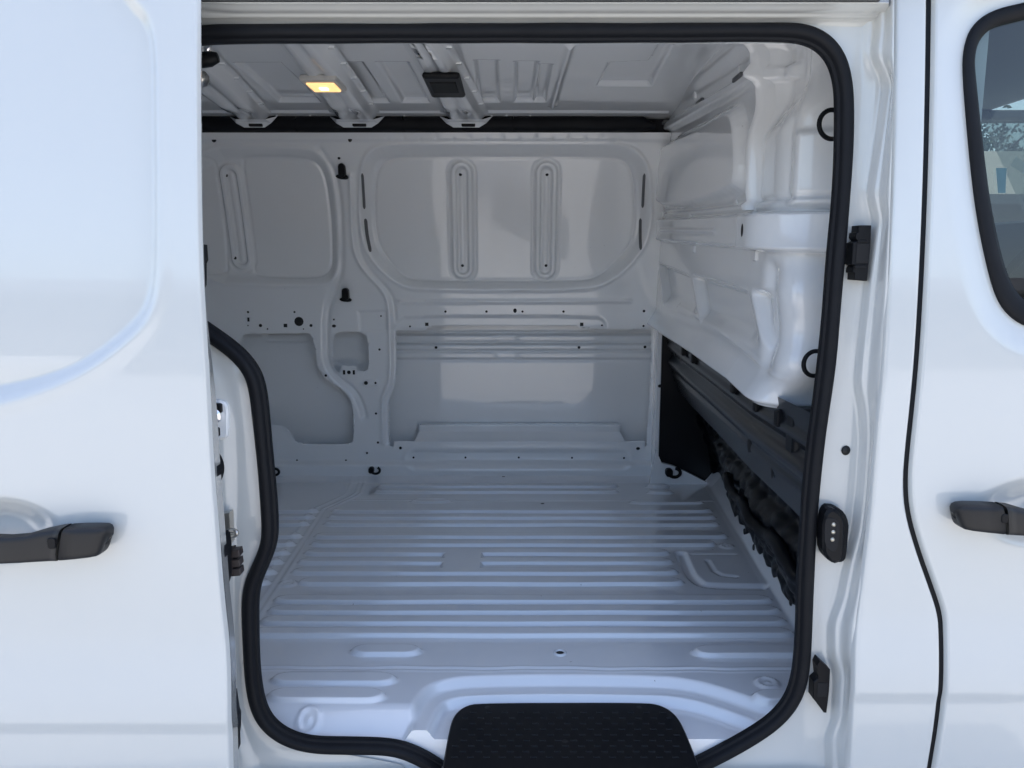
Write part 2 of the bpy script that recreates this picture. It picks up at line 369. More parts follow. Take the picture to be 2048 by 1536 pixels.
holes = [(428, 280, 4), (700, 279, 3.5, 4.2), (678, 316, 2.6), (453, 351, 2.8), (470, 516, 2.8), (921, 349, 2.8), (1094, 349, 2.8), (925, 531, 2.8), (1092, 531, 2.8),
         (496, 624, 2.2), (496, 651, 1.3), (521, 651, 3.2), (535, 658, 1.6), (598, 643, 9), (607, 658, 1.3), (622, 651, 3), (589, 624, 2.1), (668, 652, 4, 3), (762, 632, 1.8), (759, 699, 2.3),
         (732, 766, 3.8), (751, 766, 2.2), (752, 827, 2.3), (756, 885, 2.4), (734, 906, 2.2), (594, 921, 2.2), (692, 921, 2.2), (891, 623, 2.4), (973, 623, 2.4), (1030, 621, 3.4, 4.4), (1045, 623, 2.2),
         (1127, 623, 2.4), (1288, 622, 2.6), (820, 653, 2), (1204, 651, 2.1), (1287, 652, 2.2), (651.5, 751, 2.6), (801, 896, 3), (1276, 897, 4, 3), (827, 915, 2.1), (931, 915, 2.1), (1037.6, 915, 2.1), (1144, 915.6, 2.1), (1248, 916, 2.1)]
for hh in holes:
    x, z = wpt(hh[0], hh[1]); r = hh[2] * mm * 1.12; r2 = (hh[3] if len(hh) > 3 else hh[2]) * mm * 1.12
    for _ in range(2): # follow the pressed surface along the line of sight
        q = pY(hh[0], hh[1], wall_y(x, z)); x, z = q[0], q[2]
    plug(PLUG, 'plug_or_dark_hole', (x, wall_y(x, z), z), r, r2, side)
for (u, v, a, b) in ((571, 651, 3.6, 3.6), (497, 639, 2.1, 4.2), (668, 639, 1.6, 1.6), (853, 649, 3.4, 3.4), (1164, 649, 3.4, 3.4)):
    x, z = wpt(u, v); plug(SQ, 'square_plug_or_hole', (x, wall_y(x, z), z), a * mm, b * mm, side)
for (u, v) in ((872, 695), (1158, 695), (1290, 694)):
    p = pY(u, v, 1.805); plug(PLUG, 'plug_or_dark_hole', tuple(p), 3.1 * mm, 3.1 * mm, side)
# drain slots in the flanks of the big pressing
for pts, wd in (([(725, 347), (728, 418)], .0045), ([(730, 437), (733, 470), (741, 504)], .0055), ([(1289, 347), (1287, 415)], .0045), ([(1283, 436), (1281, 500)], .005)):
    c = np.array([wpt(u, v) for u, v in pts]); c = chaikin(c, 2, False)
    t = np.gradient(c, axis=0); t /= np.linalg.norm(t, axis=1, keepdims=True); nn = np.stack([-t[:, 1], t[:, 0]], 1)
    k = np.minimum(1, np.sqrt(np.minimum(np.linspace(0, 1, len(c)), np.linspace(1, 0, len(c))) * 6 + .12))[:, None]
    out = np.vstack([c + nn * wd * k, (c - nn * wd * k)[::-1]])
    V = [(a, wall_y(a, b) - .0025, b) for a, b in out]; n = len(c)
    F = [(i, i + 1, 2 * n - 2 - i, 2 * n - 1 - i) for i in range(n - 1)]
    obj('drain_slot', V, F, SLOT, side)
# black clips
for (u, v) in ((685, 345), (692, 590)):
    x, z = wpt(u, v + 9); y = wall_y(x, z)
    prism('clip_base', chaikin([(x - .026, z + .002), (x - .012, z + .010), (x + .016, z + .008), (x + .026, z - .002), (x + .018, z - .010), (x - .014, z - .008)], 1), y - .016, y + .004, PLAST, side)
    prism('clip_post', rrect(x + .003, z + .022, .026, .050, .012), y - .034, y + .004, PLAST, side, .004)
# rear wall bracket tab
V = [(a, wall_y(a, b) - .002, b) for a, b in bp]; obj('latch_bracket', V, [tuple(range(len(V)))], INNER, side, False)
for (u, a, b) in ((688.5, 2.2, 4.5), (708, 2.2, 4.5)): x, z = wpt(u, 744.5); plug(SQ, 'bracket_slot', (x, wall_y(x, z) - .003, z), a * mm, b * mm, side)
x, z = wpt(698, 744.5); plug(PLUG, 'plug_or_dark_hole', (x, wall_y(x, z) - .003, z), 4 * mm, 4 * mm, side)

# ------------------------------------------------------------------ lashing eyes
def lashing_eye(x, y, z, rot, parent, s=1.0):
    P = [(x, y, z)]
    a = np.linspace(R(-200), R(60), 16)
    c = np.stack([.018 * s * np.cos(a + rot) + .006, 0 * a - .012, .014 * s * np.sin(a + rot)], 1) + np.array([x, y, z])
    o = tube('lashing_eye', c, .0052 * s, PLAST, parent)
    prism('lashing_base', rrect(x - .012 * s, z, .022 * s, .026 * s, .009 * s), y - .02, y + .006, PLAST, parent, .004)
for (u, v, r_) in ((752, 935, 0), (553, 938, 1)):
    x, z = wpt(u, v); lashing_eye(x, wall_y(x, z) - .004, z, r_, side)

# ------------------------------------------------------------------ floor
def fpt(u, v, z=0): p = pZ(u, v, z); return p[0], p[1]
def Fl(pts, n=2, closed=True, z=0):
    q = np.array([fpt(u, v, z) for u, v in pts]); return chaikin(q, n, closed) if n else q
ribs = []
def rib(v, u0, u1, w=.0225, h=.0110, off=None):
    x0, y = fpt(u0, v); x1, _ = fpt(u1, v); ribs.append((x0, x1, y + w * .80 - .004, w, h))
for v, u0, u1 in ((1027, 660, 1428), (1040, 652, 1436), (1053.5, 643, 1442), (1078, 624, 1460), (1094, 616, 1437), (1112, 603, 1343), (1130.5, 590, 1351),
                  (1151, 577, 1361), (1172, 590, 1373), (1208, 541, 1550), (1229.5, 529, 1567), (1251.5, 513, 1580), (1275.5, 490, 1594),
                  (977, 752, 1240), (988, 746, 1240), (977, 1292, 1342), (989, 1294, 1350),
                  (1027, 380, 638), (1040, 380, 631), (1053.5, 380, 619), (1078, 380, 605), (1094, 380, 592), (1112, 380, 580), (1130.5, 380, 567), (1151, 380, 554), (1172, 380, 542)):
    rib(v, u0, u1)
for v, u0, u1 in ((1007, 818, 904), (1009, 1258, 1410)): rib(v, u0, u1, .022, .008)
rib(964, 876, 946, .018, .005)
for v, u0, u1 in ((1313, 694, 846), (1315, 1384, 1660), (1369, 533, 796), (1403, 524, 774), (1406, 1505, 1640)): rib(v, u0, u1, .026, .0105)
def ribY(v): return fpt(1000, v)[1] + .0225 * .80 - .004
plateau = np.array([(fpt(889, 1112)[0], ribY(1112)), (fpt(964, 1112)[0], ribY(1112)), (fpt(962, 1140)[0], ribY(1151)), (fpt(884, 1140)[0], ribY(1151))])
rings = [(616, 1424, .021), (1535, 1367, .021), (577, 1169, .019), (1453, 1094, .018)]
rings = [(*fpt(u, v), r) for u, v, r in rings]
seam1 = Fl([(734, 950), (722, 987), (712, 994), (656, 1020), (517, 1237), (480, 1295)], 0, False)
seam1b = seam1 + np.array([-.020, .004]); seam1c = seam1 + np.array([-.055, .004])
seam2 = Fl([(380, 1335), (1700, 1338)], 0, False); seam3 = Fl([(705, 1002), (1425, 1003)], 0, False)
lbead = Fl([(1362, 1108), (1377, 1146), (1392, 1163), (1412, 1173), (1524, 1175)], 2, False)
lb2 = Fl([(1415, 1122), (1433, 1150), (1471, 1154)], 1, False); lb3 = Fl([(1384, 1110), (1470, 1110)], 0, False)
# right edge of the floor turns up towards the bulkhead
fold = Fl([(1330, 950), (1400, 962), (1417, 978), (1468, 1065), (1530, 1172), (1592, 1275), (1640, 1360)], 0, False)
fo = fold[np.argsort(fold[:, 1])]
def xfold(y): return np.interp(y, fo[:, 1], fo[:, 0])
stepc = np.array([fpt(1125, 1420, -.05)[0], 0])
xsl, xsr = fpt(858, 1400, -.03)[0], fpt(1402, 1400, -.03)[0]
step_poly = chaikin([(xsl - .055, -.25), (xsl - .030, -.02), (xsl - .012, .085), (xsl + .02, .125), (xsl + .09, .146), (xsr - .10, .146), (xsr - .02, .130), (xsr + .05, .09), (xsr + .17, -.01), (xsr + .22, -.25)], 3)
STEPD = .040
def floor_h(x, y):
    h = np.zeros(np.shape(x))
    for x0, x1, yc, w, hh in ribs:
        k = (np.abs(y - yc) < w * 1.1) & (x > x0 - .01) & (x < x1 + .01)
        if not k.any(): continue
        xx, yy = x[k], y[k]; tl = min(.045, (x1 - x0) / 2.2)
        dx = np.maximum(np.maximum(x0 + tl - xx, xx - (x1 - tl)), 0) / tl
        d = np.sqrt(((yy - yc) / w) ** 2 + dx ** 2)
        h[k] = np.maximum(h[k], hh * (1 - S((d - .70) / .28)))
    s = sdf_poly(x, y, plateau, .05); h = np.maximum(h, .0110 * (1 - S(s / .007)))
    for cx, cy, r in rings:
        d = np.hypot(x - cx, y - cy); h += .004 * G(d - r, .0045) + .002 * (d < r) + .0035 * G(d, .004)
    h += .0030 * G(sdf_line(x, y, seam1), .005) + .0025 * G(sdf_line(x, y, seam1b), .005) + .002 * G(sdf_line(x, y, seam1c), .006)
    wob = .0016 * np.sin(x * 21) + .0011 * np.sin(x * 47 + 1)
    ys2 = np.interp(x, seam2[:, 0], seam2[:, 1]) + wob
    h += .003 * G(y - ys2, .0032) + .002 * S((y - ys2) / .004) + .0015 * G(y - ys2 + .012, .003)
    h += .002 * G(sdf_line(x, y, seam3), .004)
    h += -.009 * (1 - S((sdf_line(x, y, lbead) - .006) / .016)) - .004 * (1 - S((sdf_line(x, y, lb2) - .002) / .009)) - .003 * (1 - S((sdf_line(x, y, lb3) - .002) / .008))
    # front lip and step well
    h += -.045 * S((.045 - y) / .075)
    s = sdf_poly(x, y, step_poly, .3); k = S((.010 - s) / .022)
    h = h * (1 - k) - STEPD * (.5 * k + .5 * S((-.036 - s) / .018))
    # soft shoulder around the well
    # upturn at the bulkhead and far sill
    t = x - xfold(y); h += np.where(t > 0, 1.35 * (np.sqrt(t * t + .012 ** 2) - .012), 0) + .0018 * G(t, .005)
    t = y - 1.655; h += np.where(t > 0, .9 * (np.sqrt(t * t + .015 ** 2) - .015), 0)
    h += .0007 * np.sin(x * 11 + y * 5) * np.sin(y * 13 - x * 3)
    return h
ys = [np.arange(-.022, .30, .0028), np.arange(.30, 1.75, .0055)]
for x0, x1, yc, w, hh in ribs: ys.append(np.linspace(yc - w, yc - w * .68, 10)); ys.append(np.linspace(yc + w * .5, yc + w, 5))
ys = np.unique(np.round(np.concatenate(ys), 4)); ys = ys[np.r_[True, np.diff(ys) > .0007]]; xs = np.arange(-1.36, .93, .0048)
A, B = np.meshgrid(xs, ys); H = floor_h(A, B)
floor = surf('floor_panel', np.stack([A, B, H], -1), FLOORP, van, (A - xfold(B))[:-1, :-1] < .075)
floor['label'] = 'ribbed white load floor'
box('floor_rear_section', (-2.1, -.06, -.03), (-1.36, 1.75, 0), FLOORP, van)
fh = lambda x, y: float(floor_h(np.array([x]), np.array([y]))[0])
for (u, v, r) in ((1120, 1308, .0095), (1085, 1008, .0075), (1007, 963, .007)):
    x, y = fpt(u, v); z = fh(x, y)
    a = np.linspace(0, 2 * math.pi, 20, endpoint=False)
    o = plug(PLUG, 'dark_drain_hole', (x, y, z + .0005), r, r, floor, (R(-90), 0, 0), .003)  # black cap paints the dark inside the drain hole
    if r > .009:
        rr = np.array([(.017, 0), (.0145, .0035), (.0125, .0045), (.0105, .004), (.0095, .001)])
        P = np.stack([x + rr[:, 0:1] * np.cos(a), y + rr[:, 0:1] * np.sin(a), z - .0005 + np.repeat(rr[:, 1:2], 20, 1)], -1)
        surf('drain_boss', P, FLOORP, floor, wrap=True)
p = pY(1345, 944, 1.63); lashing_eye(p[0], 1.630, p[2], .4, floor, 1.3)
prism('corner_flange', np.array([pY(u, v, 1.64)[[0, 2]] for u, v in ((1296, 985), (1312, 900), (1323, 926), (1350, 933), (1385, 950), (1420, 968), (1424, 990))])[::-1], 1.638, 1.66, INNER, floor, .001)

# step tread
tz = -STEPD + .004
tr = np.array([fpt(u, v, tz + .004) for u, v in ((884, 1540), (889, 1510), (897, 1468), (903, 1442), (913, 1424), (932, 1412), (955, 1408), (1125, 1405.5), (1290, 1407), (1318, 1410), (1342, 1421), (1358, 1438), (1370, 1462), (1388, 1505), (1402, 1545))])
tr = np.vstack([chaikin(tr, 2, False)])
ymin = tr[:, 1].min()
tread = prism('step_tread', tr[::-1], tz + .006, tz - .02, PLAST, van, .003, axis='Z')
tread['label'] = 'black plastic step tread in the door sill'
# moulded dashes on the tread (raised grip bars)
bx0 = tr[:, 0].min(); n_ = 0
barV = [(-.5, -.5, 0), (.5, -.5, 0), (.5, .5, 0), (-.5, .5, 0), (-.42, -.2, 1), (.42, -.2, 1), (.42, .2, 1), (-.42, .2, 1)]
BARM = mesh_from('grip_bar', barV, [(4, 5, 6, 7), (0, 1, 5, 4), (1, 2, 6, 5), (2, 3, 7, 6), (3, 0, 4, 7)], PLAST, False)
row = 0
for cy in np.arange(1425, 1520, 11.2):
    for cx in range(16):
        u = 915 + cx * 31.5 + (15.5 if row % 2 else 0) - (cy - 1425) * .06; x, y = fpt(u, cy, tz + .006)
        if sdf_poly(np.array([x]), np.array([y]), tr, .5)[0] > -.016: continue
        o = bpy.data.objects.new('grip_bar', BARM); link(o, tread, (x, y, tz + .0058)); o.scale = (.0125, .0042, .0018)
    row += 1
for (u, v) in ((975, 1415), (1279, 1415), (1130, 1482)):
    x, y = fpt(u, v, tz + .006); plug(PLUG, 'tread_screw_hole', (x, y, tz + .006), .0065, .0065, tread, (R(-90), 0, 0), .002)
# front nosing of the tread
pa, pb = fpt(884, 1532, tz), fpt(1395, 1532, tz)
box('tread_nosing', (pa[0], -.115, -.13), (pb[0], pa[1] - .002, tz + .002), GREY, tread, .004)

# ------------------------------------------------------------------ bulkhead (faces the load bay)
BX = .588
ang = np.linspace(0, math.pi / 2, 16)
plan = np.vstack([np.stack([np.full(60, BX), np.linspace(1.76, .38, 60)], 1), np.stack([BX + .09 - .09 * np.cos(ang), .38 - .09 * np.sin(ang)], 1)[1:], np.stack([np.linspace(BX + .09, .95, 14), np.full(14, .29)], 1)[1:]])
plan_s = np.r_[0, np.cumsum(np.linalg.norm(np.diff(plan, axis=0), axis=1))]
def plan_at(sv):
    x = np.interp(sv, plan_s, plan[:, 0]); y = np.interp(sv, plan_s, plan[:, 1]); a0 = plan_s[59]; a = np.clip((sv - a0) / .09, 0, math.pi / 2)
    return x, y, -np.cos(a), -np.sin(a)
def bpt(u, v, off=0):
    d = ray(u, v); x, y, nx, ny = plan_at(plan_s); x = x - off * nx; y = y - off * ny
    f = x - d[0] / d[1] * (y + 1.43); i = int(np.argmax(f > 0)) if (f > 0).any() else len(f) - 1; i = max(i, 1)
    w_ = f[i - 1] / (f[i - 1] - f[i]); sv = plan_s[i - 1] + (plan_s[i] - plan_s[i - 1]) * w_; yv = y[i - 1] + (y[i] - y[i - 1]) * w_
    return sv, CAM[2] + d[2] * (yv + 1.43) / d[1]
def Bk(pts, n=2, closed=True, off=0):
    q = np.array([bpt(u, v, off) for u, v in pts]); return chaikin(q, n, closed) if n else q
def along(pts):
    q = Bk(pts, 0, False); q = q[np.argsort(q[:, 0])]; return lambda sv: np.interp(sv, q[:, 0], q[:, 1])
def sx(u, v=400): return bpt(u, v)[0]
b_rec = Bk([(1312, 300), (1360, 268), (1440, 226), (1475, 200), (1492, 212), (1500, 300), (1496, 372), (1484, 394), (1435, 412), (1388, 424), (1312, 420)], 2)
seamv = Bk([(1524, 60), (1518, 250), (1512, 420)], 0, False)
zt_ = along([(1304, 437), (1400, 432), (1500, 424), (1540, 421), (1600, 420), (1700, 420)]); zb_ = along([(1304, 482), (1400, 490), (1500, 500), (1560, 507), (1700, 514)])
crease_ = along([(1304, 425), (1440, 412), (1520, 398), (1600, 394), (1700, 392)])
diag_ = along([(1520, 290), (1545, 272), (1600, 232), (1670, 195), (1720, 180)])
rail_ = along([(1304, 268), (1340, 240), (1400, 205), (1475, 160), (1520, 128), (1560, 110), (1640, 90)])
def srt(q, k): return q[np.argsort(q[:, k])]
def pan(l, r, t, b, a): return (srt(Bk(l, 0, False), 1), srt(Bk(r, 0, False), 1), srt(Bk(t, 0, False), 0), srt(Bk(b, 0, False), 0), a)
PANELS = [pan([(1317, 535), (1326, 600)], [(1384, 555), (1398, 635)], [(1317, 524), (1384, 548)], [(1326, 612), (1396, 646)], .030),
          pan([(1386, 555), (1400, 640)], [(1503, 588), (1526, 695)], [(1386, 546), (1503, 578)], [(1402, 650), (1524, 712)], .034),
          pan([(1504, 588), (1528, 698)], [(1575, 588), (1590, 700)], [(1504, 576), (1575, 570)], [(1528, 705), (1590, 735)], .036)]
be_pts = Bk([(1304, 650), (1313, 655), (1400, 710), (1480, 765), (1555, 816), (1572, 821), (1620, 822), (1700, 822)], 0, False); be_pts = be_pts[np.argsort(be_pts[:, 0])]
lipl = Bk([(1350, 610), (1420, 648), (1500, 706), (1575, 752)], 1, False)
s_box = sx(1575, 330); s_seam = sx(1516, 300)
bl1 = bpt(1597, 575); bl2 = bpt(1590, 730); bl3 = bpt(1615, 650)
def bulk_h(sv, z):
    h = np.zeros(np.shape(sv))
    s = sdf_poly(sv, z, b_rec, .2); h += .032 * S(-s / .032) * S((sv - sx(1306)) / .03)
    zt = zt_(sv); zb = zb_(sv)
    bm_ = S((zt - z) / .010) * S((z - zb) / .011); right = S((sv - sx(1505)) / .05)
    h += bm_ * (.020 + .030 * right) + .008 * G(z - (zt + zb) / 2, .006) * S((sx(1450) - sv) / .03) * S((sv - sx(1330)) / .03)
    # flange below the roof, in two folds
    zr = rail_(sv); h += (.026 * S((z - zr + .045) / .012) - .018 * S((z - zr + .015) / .012) + .03 * S((z - zr - .02) / .05)) * S((sx(1535) - sv) / .04)
    # overlap seam and the deeper right-hand pressing
    h += .012 * G(sdf_line(sv, z, seamv, .1), .007) - .010 * S((sv - s_seam) / .012) * S((z - zt) / .03)
    up = S((z - diag_(sv)) / .11) * right; h += -.060 * up
    box_ = S((sv - s_box) / .030) * S((z - zt) / .02); h += .032 * box_ * (1 - S((z - bpt(1620, 272)[1]) / .02) * .6)
    h += -.006 * G(z - crease_(sv), .006) + .008 * S((crease_(sv) - z) / .012) * S((z - zt) / .01)
    # lower panels
    for (L_, R_, T_, B_, a) in PANELS:
        sl = np.interp(z, L_[:, 1], L_[:, 0]); sr = np.interp(z, R_[:, 1], R_[:, 0])
        h += -a * S((sv - sl) / .020) * S((sr - sv) / .14) * S((np.interp(sv, T_[:, 0], T_[:, 1]) - z) / .025) * S((z - np.interp(sv, B_[:, 0], B_[:, 1])) / .05)
    for c, a, rs, rz in ((bl1, .045, .055, .075), (bl2, .050, .05, .06), (bl3, .035, .06, .12)): h += a * np.exp(-((sv - c[0]) / rs) ** 2 - ((z - c[1]) / rz) ** 2)
    d = sv - sx(1545, 650); h += -.025 * np.exp(-(d / .03) ** 2) * S((zb - z) / .05) * S((z - .62) / .08)
    zl = np.interp(sv, be_pts[:, 0], be_pts[:, 1]); t = z - zl
    h += .040 * S((.085 - t) / .085) * S((s_box + .05 - sv) / .08) - .02 * S((.014 - t) / .014) + .003 * G(sdf_line(sv, z, lipl), .005)
    h += .0015 * np.sin(sv * 8 + z * 3) * np.sin(z * 9)
    return h
def bulk_pt(sv, z, out=0.0):
    hx = float(bulk_h(np.array([sv]), np.array([z]))[0]) + out; x, y, nx, ny = [float(q) for q in plan_at(sv)]
    return np.array([x + nx * hx, y + ny * hx, z])
ss = np.arange(0, plan_s[-1], .0046); tt = np.linspace(0, 1, 230)
zl = np.interp(ss, be_pts[:, 0], be_pts[:, 1])
A = np.repeat(ss[None], len(tt), 0); B = zl[None] + (1.47 - zl[None]) * tt[:, None]
H = bulk_h(A, B); px_, py_, nx_, ny_ = plan_at(A)
bulk = surf('bulkhead', np.stack([px_ + nx_ * H, py_ + ny_ * H, B], -1), INNER, van, flip=True)
bulk['label'] = 'pressed white bulkhead between load bay and cab'
sv_ = np.linspace(0, 1, 40); q = np.stack([np.interp(sv_, [0, 1], seamv[[0, -1], 0]), np.interp(sv_, [0, 1], seamv[[0, -1], 1])], 1)
P = []
for a_, b_ in q: P.append([bulk_pt(a_ - .002, b_, .0), bulk_pt(a_ - .002, b_, .018), bulk_pt(a_ + .001, b_, .020), bulk_pt(a_ + .007, b_, .019), bulk_pt(a_ + .009, b_, .0)])
surf('seam_flange', np.array(P), INNER, bulk)
for (u, v) in ((1314, 486), (1390, 498), (1513, 512), (1330, 430), (1383, 434), (1470, 407), (1485, 142), (1397, 190), (1340, 238)):
    sv, z = bpt(u, v, 0); p = bulk_pt(sv, z)
    box('weld_tab', (p[0] - .006, p[1] - .012, z - .012), (p[0] + .03, p[1] + .012, z + .012), INNER, bulk, .003)
for (u, v, a, b) in ((1478, 461, .006, .010), (1502, 461, .010, .016)):
    sv, z = bpt(u, v, -.03); p = bulk_pt(sv, z); rz = math.atan2(*[float(q) for q in plan_at(sv)[2:]][::-1]) + math.pi / 2
    plug(PLUG, 'beam_hole', tuple(p), a, b, bulk, (0, 0, rz), .003)
for (u, v) in ((1480, 154), (1395, 203), (1332, 245)):
    sv, z = bpt(u, v, -.02); p = bulk_pt(sv, z); box('rail_clip', (p[0] - .010, p[1] - .035, z - .007), (p[0] + .02, p[1] + .035, z + .005), GREY, bulk, .003)
# strap loops on the bulkhead beside the door seal
for (u, v, r) in ((1664, 249, .030), (1630, 727, .028)):
    c = pY(u, v, .20); a = np.linspace(R(70), R(290), 22)
    tube('strap_loop', np.stack([c[0] + r * 1.0 * np.cos(a), c[1] + .01 * np.cos(a), c[2] + r * .95 * np.sin(a)], 1), .0048, RUBBER, bulk)
be = np.stack([plan_at(be_pts[:, 0])[1], be_pts[:, 1]], 1)[be_pts[:, 0] < plan_s[62]]; be = be[np.argsort(be[:, 0])]
box('pillar_inner_panel', (.80, -.03, -.1), (.82, .40, 1.46), INNER, van)

# lower black trim below the white ledge
NY, NT = 330, 150
yy = np.linspace(.02, 1.72, NY); t = np.linspace(0, 1, NT); Yg, Tg = np.meshgrid(yy, t)
x_top = np.full(NY, BX + .020); z_top = np.interp(yy, be[:, 0], be[:, 1]) + .004
x_bot = xfold(yy) + .034; z_bot = np.full(NY, .045) + .01 * S((yy - 1.35) / .1); wob_ = .006 * np.sin(yy * 37) + .006 * np.sin(yy * 71)
Xg = x_top[None] + (x_bot - x_top)[None] * (Tg ** 1.0); Zg = z_top[None] + (z_bot - z_top)[None] * Tg + wob_[None] * Tg ** 12
hh = np.zeros(Tg.shape)
hh += .004 + .010 * (S((Tg - .085) / .03) - S((Tg - .13) / .04)) + .030 * (S((Tg - .17) / .06) - S((Tg - .43) / .03)) - .006 * G(Tg - .28, .02)
hh -= .030 * (S((Tg - .44) / .02) - S((Tg - .58) / .05))
hh += .010 * S((Tg - .92) / .04) + .014 * (S((Tg - .62) / .04) - S((Tg - .86) / .05)) * S((Yg - .15) / .05) * S((1.20 - Yg) / .15)
hh += .025 * np.exp(-((Yg - .62) / .10) ** 2 - ((Tg - .72) / .12) ** 2) + .022 * np.exp(-((Yg - .36) / .08) ** 2 - ((Tg - .78) / .12) ** 2)
hh -= .03 * S((Yg - 1.22) / .2) * S((Tg - .46) / .08)
rg = np.random.default_rng(5); cr_n = np.zeros(Tg.shape)
for _ in range(9):
    a_ = rg.uniform(0, math.pi); f_ = rg.uniform(18, 55); cr_n += np.abs(np.sin(f_ * (math.cos(a_) * Yg + math.sin(a_) * Tg * .6) + rg.uniform(0, 6))) - .5
hh += .0035 * cr_n * S((Tg - .5) / .08)
hh *= S((1.72 - Yg) / .10)
Pt = np.stack([Xg - hh, Yg, Zg], -1); jc = int(.47 * NT)
trim = surf('lower_bulkhead_trim', Pt[jc:], BLKMAT, van, flip=True); trim['label'] = 'matt black lower section of the bulkhead'
rail = surf('lower_bulkhead_rail', Pt[:jc + 1], BLKMET, van, flip=True); rail['label'] = 'glossy black rail under the white bulkhead ledge'
# return face of the black trim behind the pillar
c0 = pY(1566, 830, .24)
box('trim_end_box', (c0[0] + .012, .20, .42), (.79, .26, .585), BLKMAT, trim, .012)
def trim_pt(y, tq):
    i = np.argmin(abs(yy - y)); j = np.argmin(abs(t - tq)); return (Xg[j, i] - hh[j, i], Yg[j, i], Zg[j, i])
for (y, tq, a, b) in ((.52, .30, .016, .020), (.33, .33, .010, .020), (1.50, .13, .010, .014), (1.40, .14, .012, .018), (1.05, .72, .03, .014), (.98, .82, .03, .014), (.80, .70, .036, .014), (.74, .80, .036, .014), (.55, .84, .04, .012), (.30, .70, .03, .012)):
    plug(PLUG, 'trim_slot', trim_pt(y, tq), a, b, trim, (0, 0, R(-90)), .004)
for (y, tq) in ((.66, .07), (.46, .08), (.30, .09), (1.30, .06), (1.15, .07)):
    p = trim_pt(y, tq); box('trim_clip', (p[0] - .012, p[1] - .012, p[2] - .022), (p[0] + .01, p[1] + .012, p[2] + .016), PLAST, trim, .004)
for y in (.95, .80, .42):
    p = trim_pt(y, .97); plug(PLUG, 'trim_fastener', (p[0] - .004, p[1], p[2] - .008), .008, .011, trim, (0, 0, R(-90)), .012)
hp = [np.array(trim_pt(y, .70)) + np.array([-.014 - .006 * math.sin(9 * y), 0, .012 * math.sin(21 * y)]) for y in np.linspace(.10, .95, 26)]
tube('cable_harness', hp, [.012 + .006 * abs(math.sin(11 * k * .3)) for k in range(26)], PLAST, trim)

box('lower_corner_plate', (.606, 1.665, .0), (.98, 1.70, .655), BLKMAT, trim)
box('trim_light_block', (.90, .0, -.1), (.93, 1.75, .70), BLKMAT, trim)  # added dark plate, stops light leaking in past the trim
# corner post between wall and bulkhead
box('corner_post', (.584, 1.655, .02), (.604, 1.74, .66), INNER, van, .004)
p = pY(1316, 772, 1.655); plug(PLUG, 'plug_or_dark_hole', (.600, 1.655, p[2]), .009, .007, van, None, .012)

# ------------------------------------------------------------------ roof
def Zr(y): return 1.458 - .028 * (np.abs(np.asarray(y, float) - .72) / .8) ** 2.4
def rpt(u, v, off=0):
    z = 1.44
    for _ in range(8): p = pZ(u, v, z - off); z = float(Zr(p[1]))
    return p[0], p[1]
def bay(u0, u1, w, ya, yb):
    return None
emb = []
for quad in (((659, 125), (724, 125), (778, 205), (716, 205)), ((754, 125), (815, 125), (858, 205), (806, 205)),
             ((950, 120), (996, 120), (998, 205), (958, 205)), ((1030, 122), (1076, 122), (1066, 205), (1030, 205)), ((1078, 128), (1104, 128), (1090, 205), (1068, 205)),
             ((470, 125), (560, 125), (640, 205), (560, 205)), ((1195, 172), (1218, 125), (1298, 122), (1318, 90), (1345, 90), (1300, 172))):
    emb.append(np.array([rpt(u, v) for u, v in quad]))
def roof_h(x, y):
    h = np.zeros(np.shape(x))
    for q in emb: s = sdf_poly(x, y, q, .05); h += .015 * S(-s / .013 + .3)
    xl_ = [rpt(1140, 90), rpt(1105, 212)]; d = sdf_line(x, y, xl_, .05); h += -.012 * G(d, .009)
    h += .0012 * np.sin(x * 7 + 1) * np.sin(y * 6)
    return h
xs = np.arange(-1.5, .78, .005); ys = np.arange(-.02, 1.62, .005); A, B = np.meshgrid(xs, ys)
roof = surf('roof_panel', np.stack([A, B, Zr(B) + roof_h(A, B)], -1), INNER, van, flip=True)
roof['label'] = 'white roof skin above the load bay'
box('roof_rear_section', (-2.1, -.02, 1.44), (-1.5, 1.6, 1.47), INNER, van)
